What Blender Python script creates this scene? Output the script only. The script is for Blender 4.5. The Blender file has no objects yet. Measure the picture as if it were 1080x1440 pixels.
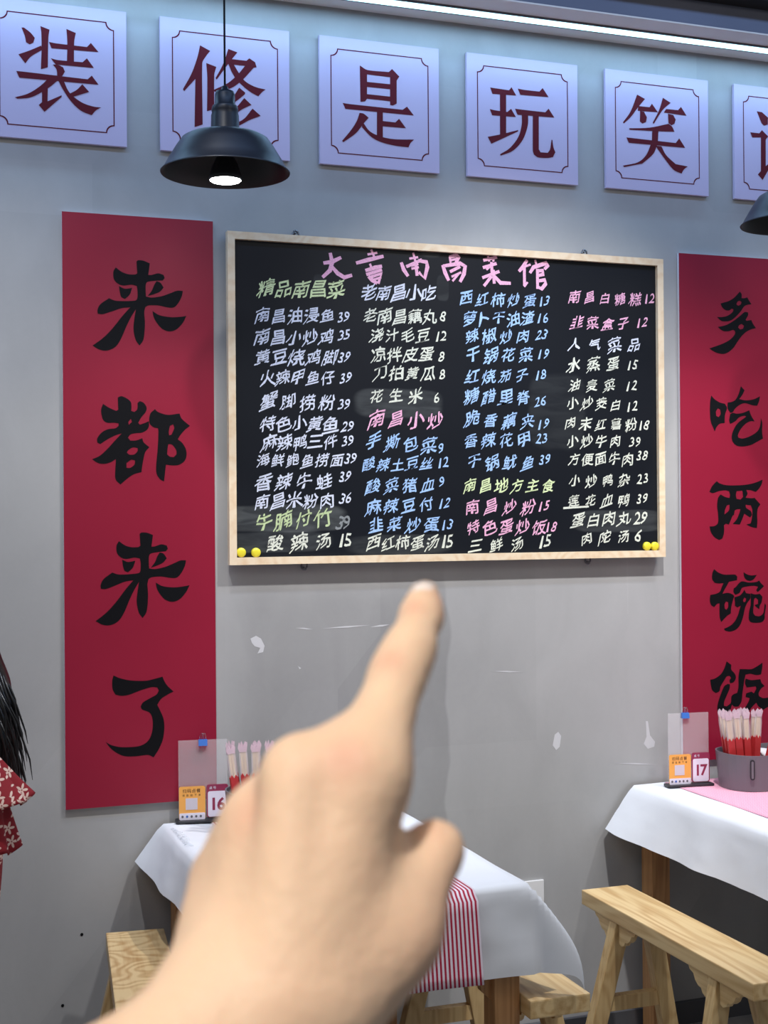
import bpy, bmesh, math, random
import numpy as np
from mathutils import Vector, Matrix, Euler, geometry, noise

random.seed(7)
SC = 0.9            # survey units to metres, applied to everything at the end
H = 1.735           # eye height in survey units
scene = bpy.context.scene
COL = scene.collection

# ------------------------------------------------------------------ camera
FPX, YAW, PITCH, ROLL, DIST = 1907.76, 0.343266, 0.004528, -0.0074674, 4.0433
_c, _s = math.cos(YAW), math.sin(YAW)
_F = Vector((_s, _c, 0)); RIGHT = Vector((_c, -_s, 0)); _U = Vector((0, 0, 1))
FWD = _F * math.cos(PITCH) + _U * math.sin(PITCH)
_U2 = _U * math.cos(PITCH) - _F * math.sin(PITCH)
R3 = RIGHT * math.cos(ROLL) + _U2 * math.sin(ROLL)
U3 = _U2 * math.cos(ROLL) - RIGHT * math.sin(ROLL)
EYE = Vector((0, -DIST, H))
cd = bpy.data.cameras.new('camera'); cam = bpy.data.objects.new('camera', cd); COL.objects.link(cam)
M4 = Matrix.Identity(4)
for i, v in enumerate((R3, U3, -FWD)):
    for j in range(3): M4[j][i] = v[j]
M4.translation = EYE * SC
cam.matrix_world = M4
cd.sensor_fit = 'HORIZONTAL'; cd.sensor_width = 36.0; cd.lens = FPX / 1080 * 36
cd.clip_start = 0.05
cd.dof.use_dof = True; cd.dof.focus_distance = 3.9; cd.dof.aperture_fstop = 24.0
scene.camera = cam

# ------------------------------------------------------------------ world, exposure
w = bpy.data.worlds.new('world'); scene.world = w; w.use_nodes = True
w.node_tree.nodes['Background'].inputs[0].default_value = (0.86, 0.92, 1.0, 1)
w.node_tree.nodes['Background'].inputs[1].default_value = 0.19
vs = scene.view_settings
vs.view_transform = 'Standard'; vs.look = 'None'; vs.gamma = 1; vs.exposure = 0.0; vs.use_curve_mapping = False

# ------------------------------------------------------------------ lights of the room
def lamp(name, kind, loc, target, power, color, size=0.05, spot=70, blend=0.6, sy=None):
    l = bpy.data.lights.new(name, kind); l.energy = power; l.color = color
    if kind == 'SPOT': l.spot_size = math.radians(spot); l.spot_blend = blend; l.shadow_soft_size = size
    elif kind == 'AREA':
        l.size = size
        if sy: l.shape = 'RECTANGLE'; l.size_y = sy
    else: l.shadow_soft_size = size
    o = bpy.data.objects.new(name, l); COL.objects.link(o); o.location = loc
    o.rotation_euler = (Vector(target) - Vector(loc)).to_track_quat('-Z', 'Y').to_euler()
    return o
NEUT = (1.0, 0.98, 0.97)
SPOTS = [((0.3, -1.55, H + 2.0), (0.25, 0, .95), 106), ((1.85, -1.5, H + 2.0), (1.9, 0, 1.02), 232), ((3.3, -1.5, H + 2.0), (3.1, 0, .85), 98)]
for a, b, p in SPOTS: lamp('track_spot_light', 'SPOT', a, b, p, NEUT, 0.04, 64, 1.0)
# added unseen area light, carries the blue wash down the upper wall
lamp('blue_wall_fill', 'AREA', (1.0, -1.25, H + 2.15), (1.0, 0, H + 1.1), 30, (0.32, 0.54, 1.0), 7.0, sy=0.12)
# the dining room's ceiling panels behind and above the camera
lamp('room_panel_light', 'AREA', (-0.6, -4.6, H + 1.9), (0.2, -3.9, H - 0.6), 10, (1.0, 0.96, 0.90), 0.9)
lamp('hand_fill_spot', 'SPOT', (-0.85, -4.75, H + 1.5), (-.02, -3.63, H - .12), 120, (1.0, 0.93, 0.84), 0.08, 34, 0.7)  # added unseen spot, narrow cone aimed to light the pointing hand
lamp('room_panel_light', 'AREA', (2.4, -3.2, H + 1.95), (2.2, -2.2, 0), 15, (1.0, 0.97, 0.93), 0.9)
lamp('room_panel_light', 'AREA', (-1.2, -2.2, H + 1.95), (-0.8, -2.0, 0), 10, (1.0, 0.97, 0.93), 0.9)

# ------------------------------------------------------------------ helpers
def ray(x, y): return FWD + R3 * ((x - 540) / FPX) + U3 * ((720 - y) / FPX)
def onY(x, y, Y=0.0):
    r = ray(x, y); return EYE + r * ((Y + DIST) / r.y)
def onZ(x, y, Z):
    r = ray(x, y); return EYE + r * ((Z - H) / r.z)
def at(x, y, d): return EYE + ray(x, y) * d

def srgb(r, g, b):
    f = lambda c: (c / 255 / 12.92) if c <= 10 else ((c / 255 + 0.055) / 1.055) ** 2.4
    return (f(r), f(g), f(b), 1)
MATS = {}
def mat(name, col, rough=0.6, metal=0.0, bump=0.0, bscale=60, var=0.0, vscale=8, spec=0.5, **kw):
    if name in MATS: return MATS[name]
    m = bpy.data.materials.new(name); m.use_nodes = True; MATS[name] = m
    nt = m.node_tree; b = nt.nodes['Principled BSDF']
    b.inputs['Base Color'].default_value = col; b.inputs['Roughness'].default_value = rough
    b.inputs['Metallic'].default_value = metal; b.inputs['Specular IOR Level'].default_value = spec
    for k, v in kw.items(): b.inputs[k.replace('_', ' ')].default_value = v
    tc = nt.nodes.new('ShaderNodeTexCoord')
    if var:
        n = nt.nodes.new('ShaderNodeTexNoise'); n.inputs['Scale'].default_value = vscale; n.inputs['Detail'].default_value = 5
        nt.links.new(tc.outputs['Object'], n.inputs['Vector'])
        r = nt.nodes.new('ShaderNodeMapRange'); r.inputs['From Min'].default_value = 0.3; r.inputs['From Max'].default_value = 0.7
        r.inputs['To Min'].default_value = 1 - var; r.inputs['To Max'].default_value = 1 + var
        nt.links.new(n.outputs['Fac'], r.inputs['Value'])
        mx = nt.nodes.new('ShaderNodeVectorMath'); mx.operation = 'SCALE'; mx.inputs[0].default_value = col[:3]
        nt.links.new(r.outputs[0], mx.inputs['Scale']); nt.links.new(mx.outputs[0], b.inputs['Base Color'])
    if bump:
        n = nt.nodes.new('ShaderNodeTexNoise'); n.inputs['Scale'].default_value = bscale; n.inputs['Detail'].default_value = 6
        nt.links.new(tc.outputs['Object'], n.inputs['Vector'])
        bp = nt.nodes.new('ShaderNodeBump'); bp.inputs['Strength'].default_value = bump; bp.inputs['Distance'].default_value = 0.01
        nt.links.new(n.outputs['Fac'], bp.inputs['Height']); nt.links.new(bp.outputs[0], b.inputs['Normal'])
    return m
class N:  # tiny node graph helper
    def __init__(s, m): s.nt = m.node_tree; s.b = s.nt.nodes['Principled BSDF']
    def node(s, t, **kw):
        n = s.nt.nodes.new(t)
        for k, v in kw.items(): setattr(n, k, v)
        return n
    def link(s, a, b): s.nt.links.new(a, b)
    def val(s, sock, v):
        if isinstance(v, bpy.types.NodeSocket): s.link(v, sock)
        else: sock.default_value = v
    def math(s, op, a, b=0.0, c=None, clamp=False):
        n = s.node('ShaderNodeMath', operation=op); n.use_clamp = clamp
        s.val(n.inputs[0], a); s.val(n.inputs[1], b)
        if c is not None: s.val(n.inputs[2], c)
        return n.outputs[0]
    def mix(s, f, a, b):
        n = s.node('ShaderNodeMix', data_type='RGBA')
        s.val(n.inputs['Factor'], f); s.val(n.inputs['A'], a); s.val(n.inputs['B'], b)
        return n.outputs['Result']
    def noise(s, vec, scale, detail=4, dist=0.0):
        n = s.node('ShaderNodeTexNoise'); s.link(vec, n.inputs['Vector'])
        n.inputs['Scale'].default_value = scale; n.inputs['Detail'].default_value = detail; n.inputs['Distortion'].default_value = dist
        return n.outputs['Fac']
    def ramp(s, v, a, b, ta=0.0, tb=1.0):
        n = s.node('ShaderNodeMapRange'); n.interpolation_type = 'SMOOTHSTEP'
        s.val(n.inputs['Value'], v)
        for k, x in (('From Min', a), ('From Max', b), ('To Min', ta), ('To Max', tb)): n.inputs[k].default_value = x
        return n.outputs[0]
    def mapping(s, scale=(1, 1, 1), loc=(0, 0, 0)):
        tc = s.node('ShaderNodeTexCoord'); mp = s.node('ShaderNodeMapping')
        s.link(tc.outputs['Object'], mp.inputs['Vector']); mp.inputs['Scale'].default_value = scale; mp.inputs['Location'].default_value = loc
        return mp.outputs[0]

def wood(name, light, dark, scale=(18, 1.6, 18), knots=True, rough=0.42):
    m = mat(name, light, rough)
    g = N(m); v = g.mapping(scale)
    warp = g.noise(g.mapping((scale[0] * .25, scale[1] * .9, scale[2] * .25)), 1.3, 2)
    rings = g.math('FRACT', g.math('MULTIPLY', warp, 13.0))
    tri = g.math('ABSOLUTE', g.math('SUBTRACT', rings, 0.5))
    ringf = g.ramp(tri, 0.05, 0.5, 0.0, 0.62)
    fine = g.noise(g.mapping((scale[0] * 5, scale[1] * 1.5, scale[2] * 5)), 1.0, 3)
    f = g.math('ADD', ringf, g.ramp(fine, 0.35, 0.75, -0.15, 0.3), clamp=True)
    c = g.mix(f, light, dark)
    if knots:
        vo = g.node('ShaderNodeTexVoronoi'); g.link(g.mapping((4.0, 2.2, 4.0), (.3, .2, .1)), vo.inputs['Vector']); vo.inputs['Scale'].default_value = 1.0
        k = g.ramp(vo.outputs['Distance'], 0.05, 0.11, 0.75, 0.0)
        c = g.mix(k, c, tuple(x * .35 for x in dark[:3]) + (1,))
    g.link(c, g.b.inputs['Base Color'])
    return m

def mesh_obj(name, verts, faces, m=None, parent=None, smooth=False, loc=None):
    me = bpy.data.meshes.new(name); me.from_pydata([tuple(v) for v in verts], [], faces); me.update()
    if m: me.materials.append(m)
    if smooth:
        for p in me.polygons: p.use_smooth = True
    o = bpy.data.objects.new(name, me); COL.objects.link(o)
    if parent: o.parent = parent
    if loc is not None: o.location = loc
    return o
def tag(o, label=None, cat=None, group=None, kind=None):
    if label: o['label'] = label
    if cat: o['category'] = cat
    if group: o['group'] = group
    if kind: o['kind'] = kind
    return o
def empty(name, loc, label, cat, group=None, rotz=0):
    o = bpy.data.objects.new(name, None); COL.objects.link(o); o.location = loc; o.rotation_euler = (0, 0, rotz)
    o.empty_display_size = 0.05
    return tag(o, label, cat, group)
class MB:
    def __init__(s): s.bm = bmesh.new()
    def box(s, lo, hi, bev=0.0, mtx=None):
        vs_ = [s.bm.verts.new((x, y, z)) for x in (lo[0], hi[0]) for y in (lo[1], hi[1]) for z in (lo[2], hi[2])]
        fs = [(0, 1, 3, 2), (4, 6, 7, 5), (0, 4, 5, 1), (2, 3, 7, 6), (0, 2, 6, 4), (1, 5, 7, 3)]
        F = [s.bm.faces.new([vs_[i] for i in f]) for f in fs]
        if bev:
            ed = list({e for f in F for e in f.edges})
            r = bmesh.ops.bevel(s.bm, geom=ed, offset=bev, segments=2, affect='EDGES', profile=0.6)
            allv = {v for f in r['faces'] for v in f.verts} | {v for v in vs_ if v.is_valid}
        else: allv = set(vs_)
        if mtx is not None:
            for v in allv: v.co = mtx @ v.co
        return s
    def bar(s, a, b, wx, wy, bev=0.003, up=(0, 1, 0)):      # square bar between two points
        a, b = Vector(a), Vector(b); d = b - a; z = d.normalized(); y = Vector(up); x = y.cross(z).normalized(); y = z.cross(x)
        mt = Matrix.Identity(4)
        for i, v in enumerate((x, y, z)):
            for j in range(3): mt[j][i] = v[j]
        mt.translation = a
        return s.box((-wx / 2, -wy / 2, 0), (wx / 2, wy / 2, d.length), bev, mt)
    def tube(s, pts, r, seg=10, cap=True):
        pts = [Vector(p) for p in pts]; rs = r if isinstance(r, (list, tuple)) else [r] * len(pts)
        rings = []
        for i, p in enumerate(pts):
            d = (pts[min(i + 1, len(pts) - 1)] - pts[max(i - 1, 0)]).normalized()
            a = Vector((0, 0, 1)) if abs(d.z) < 0.9 else Vector((1, 0, 0))
            x = d.cross(a).normalized(); y = d.cross(x)
            rings.append([s.bm.verts.new(p + (x * math.cos(t) + y * math.sin(t)) * rs[i]) for t in [2 * math.pi * k / seg for k in range(seg)]])
        for a, b in zip(rings, rings[1:]):
            for k in range(seg): s.bm.faces.new((a[k], a[(k + 1) % seg], b[(k + 1) % seg], b[k]))
        if cap: s.bm.faces.new(rings[0][::-1]); s.bm.faces.new(rings[-1])
        return s
    def lathe(s, prof, seg=48, c=(0, 0, 0)):
        rings = []
        for r, z in prof:
            if r < 1e-6: rings.append([s.bm.verts.new((c[0], c[1], c[2] + z))])
            else: rings.append([s.bm.verts.new((c[0] + r * math.cos(t), c[1] + r * math.sin(t), c[2] + z)) for t in [2 * math.pi * k / seg for k in range(seg)]])
        for a, b in zip(rings, rings[1:]):
            for k in range(seg):
                q = [a[k % len(a)], a[(k + 1) % len(a)], b[(k + 1) % len(b)], b[k % len(b)]]
                q = list(dict.fromkeys(q))
                if len(q) >= 3: s.bm.faces.new(q)
        return s
    def prism(s, pts, axis, lo, hi):       # polygon pts (u,v) extruded along axis 'x','y' or 'z'
        def P(u, v, t): return {'x': (t, u, v), 'y': (u, t, v), 'z': (u, v, t)}[axis]
        A = [s.bm.verts.new(P(u, v, lo)) for u, v in pts]; B = [s.bm.verts.new(P(u, v, hi)) for u, v in pts]
        n = len(pts)
        for k in range(n): s.bm.faces.new((A[k], A[(k + 1) % n], B[(k + 1) % n], B[k]))
        s.bm.faces.new(A[::-1]); s.bm.faces.new(B)
        return s
    def build(s, name, m, parent=None, smooth=False, loc=None):
        bmesh.ops.recalc_face_normals(s.bm, faces=s.bm.faces)
        me = bpy.data.meshes.new(name); s.bm.to_mesh(me); s.bm.free(); me.materials.append(m)
        if smooth:
            for p in me.polygons: p.use_smooth = True
        o = bpy.data.objects.new(name, me); COL.objects.link(o)
        if parent: o.parent = parent
        if loc is not None: o.location = loc
        return o

# implicit surfaces (hand, seated person): signed distances on a grid, then surface nets
def cone_sdf(P, a, b, ra, rb):
    a = np.array(a, np.float32); b = np.array(b, np.float32); ab = b - a
    t = np.clip(((P - a) @ ab) / max(float(ab @ ab), 1e-12), 0, 1)
    return np.linalg.norm(P - a - t[..., None] * ab, axis=-1) - (ra + t * (rb - ra))
def ell_sdf(P, c, r):
    q = (P - np.array(c, np.float32)) / np.array(r, np.float32); k = np.linalg.norm(q, axis=-1)
    return (k - 1) * float(min(r))
def smin(a, b, k):
    h = np.clip(0.5 + 0.5 * (b - a) / k, 0, 1); return b * (1 - h) + a * h - k * h * (1 - h)
def surface_nets(fn, lo, hi, step):
    lo = np.array(lo, float); n = np.ceil((np.array(hi) - lo) / step).astype(int) + 1
    ax = [lo[i] + step * np.arange(n[i]) for i in range(3)]
    G = np.stack(np.meshgrid(*ax, indexing='ij'), -1).astype(np.float32)
    D = fn(G.reshape(-1, 3)).reshape(n)
    cn = n - 1
    acc = np.zeros(tuple(cn) + (3,)); cnt = np.zeros(tuple(cn))
    corners = [(i, j, k) for i in (0, 1) for j in (0, 1) for k in (0, 1)]
    sl = lambda c: tuple(slice(c[i], c[i] + cn[i]) for i in range(3))
    for a in corners:
        for b in corners:
            if sum(abs(a[i] - b[i]) for i in range(3)) == 1 and a < b:
                da, db = D[sl(a)], D[sl(b)]; m = (da < 0) != (db < 0)
                t = np.where(m, da / np.where(m, da - db, 1), 0)
                for i in range(3): acc[..., i] += np.where(m, a[i] + t * (b[i] - a[i]), 0)
                cnt += m
    act = cnt > 0; idx = -np.ones(tuple(cn), int); idx[act] = np.arange(act.sum())
    base = np.argwhere(act); V = lo + step * (base + acc[act] / cnt[act][:, None])
    faces = []
    for axis in range(3):
        o1, o2 = (axis + 1) % 3, (axis + 2) % 3
        s0 = [slice(1, cn[i]) for i in range(3)]; s0[axis] = slice(0, cn[axis])
        s1 = list(s0); s1[axis] = slice(1, cn[axis] + 1)
        a, b = D[tuple(s0)], D[tuple(s1)]
        cr = np.argwhere((a < 0) != (b < 0)); off = np.array([1, 1, 1]); off[axis] = 0; cr = cr + off
        inside = D[tuple(cr.T)] < 0
        e1 = np.zeros(3, int); e1[o1] = 1; e2 = np.zeros(3, int); e2[o2] = 1
        q = np.stack([idx[tuple((cr - e1 - e2).T)], idx[tuple((cr - e2).T)], idx[tuple(cr.T)], idx[tuple((cr - e1).T)]], 1)
        q[~inside] = q[~inside][:, ::-1]; faces.append(q)
    return V, np.concatenate(faces)

# ------------------------------------------------------------------ materials
PINE = wood('pine_wood', srgb(226, 196, 144), srgb(192, 152, 98), (22, .7, 22))
PINEL = wood('pine_leg_wood', srgb(214, 184, 132), srgb(186, 148, 98), (26, 26, 1.6), knots=False)
PINES = wood('pine_swirl_wood', srgb(228, 198, 146), srgb(182, 138, 84), (13, 4.6, 13))
PINE2 = wood('table_pine', srgb(196, 146, 96), srgb(160, 108, 64), (30, 30, 1.2), knots=True)
FRAMEW = wood('frame_pine', srgb(240, 220, 190), srgb(228, 198, 160), (14, 14, 14), knots=False)
BLACKP = mat('black_enamel', srgb(22, 26, 36), 0.42, spec=.4)
INNERB = mat('shade_inside', srgb(14, 15, 18), 0.5)
CHROME = mat('clip_steel', srgb(200, 200, 205), 0.25, 1.0)
STEEL = mat('grey_steel', srgb(110, 112, 118), 0.4, 0.9)
SIGNM = mat('lilac_panel', srgb(198, 186, 214), 0.5, spec=.2)
EDGEM = mat('foam_edge', srgb(225, 222, 232), 0.7)
MAROON = mat('maroon_print', srgb(92, 10, 28), 0.6, spec=.2)
REDM = mat('red_panel', srgb(146, 20, 50), 0.42, var=0.05, vscale=3, spec=.4)
INK = mat('black_ink', srgb(12, 12, 16), 0.6, spec=.15)
CLOTHW = mat('white_cloth', srgb(226, 228, 233), 0.65, bump=0.12, bscale=9, var=0.02)
GREYPL = mat('grey_plastic', srgb(112, 108, 114), 0.42)
DARKPL = mat('dark_plastic', srgb(40, 40, 44), 0.4)
BLUEC = mat('blue_clip', srgb(60, 110, 190), 0.35)
YEL = mat('yellow_magnet', srgb(240, 225, 60), 0.35)
WHITEPL = mat('white_plastic', srgb(232, 232, 232), 0.35)

# wall plaster
WALLM = mat('grey_plaster', srgb(168, 168, 168), 0.75)
g = N(WALLM); v = g.mapping()
sep = g.node('ShaderNodeSeparateXYZ'); g.link(v, sep.inputs[0]); X, Y_, Z = sep.outputs
big = g.noise(v, 1.6, 5, 0.4); med = g.noise(g.mapping((3.0, 3.0, 1.4)), 2.2, 6, 0.8); fin = g.noise(v, 60, 4)
# trowelled patch whose right edge runs down past the chalkboard
edge = g.math('ADD', X, g.math('MULTIPLY', g.noise(g.mapping((1, 1, 2.2)), 1.7, 2), 0.10))
patch = g.math('MULTIPLY', g.ramp(edge, 1.540, 1.552, 1.0, 0.0), g.math('MULTIPLY', g.ramp(X, 0.80, 0.95, 0, 1), g.ramp(Z, 1.45, 1.30, 0, 1)))
vor = g.node('ShaderNodeTexVoronoi'); vor.distance = 'CHEBYCHEV'; g.link(g.mapping((0.9, 1, 0.75)), vor.inputs['Vector']); vor.inputs['Scale'].default_value = 1.6
sepc = g.node('ShaderNodeSeparateColor'); g.link(vor.outputs['Color'], sepc.inputs[0])
val = g.math('ADD', 1.0, g.math('MULTIPLY', g.math('SUBTRACT', big, 0.5), 0.34))
val = g.math('ADD', val, g.math('MULTIPLY', g.math('SUBTRACT', med, 0.5), 0.24))
val = g.math('ADD', val, g.math('MULTIPLY', g.math('SUBTRACT', fin, 0.5), 0.05))
val = g.math('ADD', val, g.math('MULTIPLY', g.math('SUBTRACT', sepc.outputs[0], 0.5), 0.09))
val = g.math('SUBTRACT', val, g.math('MULTIPLY', patch, 0.20))
sc = g.node('ShaderNodeVectorMath', operation='SCALE'); sc.inputs[0].default_value = srgb(168, 168, 168)[:3]; g.link(val, sc.inputs['Scale'])
g.link(sc.outputs[0], g.b.inputs['Base Color'])
bp = g.node('ShaderNodeBump'); bp.inputs['Strength'].default_value = 0.15; bp.inputs['Distance'].default_value = 0.01; g.link(med, bp.inputs['Height']); g.link(bp.outputs[0], g.b.inputs['Normal'])
PAINTW = mat('white_paint_smear', srgb(205, 205, 208), 0.6)
FLOORM = mat('floor_tile', srgb(150, 148, 146), 0.35, var=0.08, vscale=4)
BASEM = mat('baseboard_dark', srgb(84, 84, 88), 0.4)
SOFM = mat('soffit_plaster', srgb(232, 222, 212), 0.8)
FASM = mat('fascia_paint', srgb(104, 106, 120), 0.6, var=0.14, vscale=2)
CEILM = mat('black_ceiling', srgb(22, 22, 24), 0.8)

# ------------------------------------------------------------------ setting
def struct(name, lo, hi, m):
    return tag(MB().box(lo, hi).build(name, m), kind='structure')
wall = struct('wall_back', (-3.2, 0, 0), (5.2, 0.12, H + 2.45), WALLM)
struct('floor', (-3.2, -6.5, -0.1), (5.2, 0, 0), FLOORM)
struct('baseboard_back', (-3.2, -0.018, 0), (5.2, 0, 0.075), BASEM)
sof = struct('trim_1', (-3.2, -0.224, H + 1.6), (5.2, 0, H + 1.605), SOFM)
fa = onY(1080, 15, -.224).z
struct('trim_2', (-3.2, -0.2238, H + 1.6052), (5.2, -0.20, fa + .004), FASM)
struct('ceiling', (-3.2, -6.5, H + 2.3), (5.2, 0, H + 2.4), CEILM)
tag(MB().box((-3.2, -0.30, fa), (5.2, 0, fa + 0.08)).build('trim_3', CEILM), kind='structure')

# LED strip let into the soffit
LEDM = mat('led_tube', (1, 1, 1, 1), 0.4)
b = LEDM.node_tree.nodes['Principled BSDF']; b.inputs['Emission Color'].default_value = (0.50, 0.92, 0.95, 1); b.inputs['Emission Strength'].default_value = 2.2
led = empty('led_strip_light', (1.0, -0.108, H + 1.6), 'long straight blue-white light strip set in the ceiling edge above the signs', 'light strip')
MB().box((-3.6, -0.028, -0.006), (4.0, -0.023, 0)).box((-3.6, 0.023, -0.006), (4.0, 0.028, 0)).build('channel', STEEL, led)
MB().box((-3.6, -0.023, -0.005), (4.0, 0.023, -0.001)).build('diffuser', LEDM, led)
lamp('led_strip_glow', 'AREA', (1.0, -0.108, H + 1.59), (1.0, -0.09, 0), 13, (0.33, 0.62, 1.0), 7.2, sy=0.03)

# marks on the wall
def smear(pts, th=0.0006):
    P = [onY(x, y) for x, y in pts]
    tri = geometry.tessellate_polygon([[Vector((p.x, p.z, 0)) for p in P]])
    return mesh_obj('paint_smear', [(p.x, -th, p.z) for p in P], [tuple(t) for t in tri], PAINTW, wall)
smear([(352, 898), (360, 894), (367, 898), (372, 908), (370, 917), (362, 919), (366, 911), (358, 909), (354, 904)])
smear([(780, 1033), (785, 1029), (789, 1035), (787, 1050), (782, 1055), (777, 1048)])
smear([(908, 1014), (911, 1014), (914, 1034), (921, 1043), (920, 1050), (911, 1053), (905, 1046), (909, 1036)])
for x0, y0, x1, y1 in ((415, 883, 440, 885), (452, 884, 520, 879), (520, 882, 548, 878), (690, 944, 735, 945), (862, 1073, 925, 1075), (418, 936, 421, 941)):
    smear([(x0, y0), ((x0 + x1) / 2, (y0 + y1) / 2 - 1.2), (x1, y1), ((x0 + x1) / 2 + 4, (y0 + y1) / 2 + 1.0)])
for x, y in ((115, 1314), (88, 1414), (415, 1230)):
    p = onY(x, y); MB().lathe([(0, -.0004), (0.0045, -.0004), (0.0045, 0), (0, 0)], 12).build('drill_hole', INK, wall, loc=p + Vector((0, -.001, 0))).rotation_euler = (math.pi / 2, 0, 0)

# ------------------------------------------------------------------ glyph tracing
def smooth_poly(pts, corner=48, sub=5):
    n = len(pts); P = [Vector(p) for p in pts]; sharp = []
    for i in range(n):
        a = (P[i] - P[i - 1]); b_ = (P[(i + 1) % n] - P[i])
        ang = math.degrees(a.angle(b_)) if a.length > 0 and b_.length > 0 else 0
        sharp.append(ang > corner)
    out = []
    for i in range(n):
        p1, p2 = P[i], P[(i + 1) % n]
        t1 = Vector((0, 0)) if sharp[i] else (P[(i + 1) % n] - P[i - 1]) * 0.5
        t2 = Vector((0, 0)) if sharp[(i + 1) % n] else (P[(i + 2) % n] - P[i]) * 0.5
        L = (p2 - p1).length
        if sharp[i]: t1 = p2 - p1
        if sharp[(i + 1) % n]: t2 = p2 - p1
        for t_ in (t1, t2):
            if t_.length > L * 1.1: t_ *= L * 1.1 / t_.length
        for k in range(sub):
            t = k / sub; t2_, t3 = t * t, t ** 3
            out.append((2 * t3 - 3 * t2_ + 1) * p1 + (t3 - 2 * t2_ + t) * t1 + (-2 * t3 + 3 * t2_) * p2 + (t3 - t2_) * t2)
    return out
def glyph(name, shapes, origin, scale, Y, m, parent, corner=48, shift=(0, 0), base=(0, 0, 0)):
    """shapes: list of [outer, hole, ...] traced outlines -> flat print on the plane y=Y"""
    V, Fc = [], []
    for k, sh in enumerate(shapes):
        loops = []
        for lp in sh:
            lp = [(x / scale + origin[0], y / scale + origin[1]) for x, y in lp]
            if corner: lp = smooth_poly(lp, corner)
            pts = [onY(x, y, Y) for x, y in lp]
            loops.append([Vector((p.x + shift[0], p.z + shift[1], 0)) for p in pts])
        tri = geometry.tessellate_polygon(loops); flat = [p for lp in loops for p in lp]; o = len(V)
        V += [(p.x - base[0], Y - 0.0006 - k * 0.00004 - base[1], p.y - base[2]) for p in flat]; Fc += [tuple(i + o for i in t) for t in tri]
    return mesh_obj(name, V, Fc, m, parent)

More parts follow.
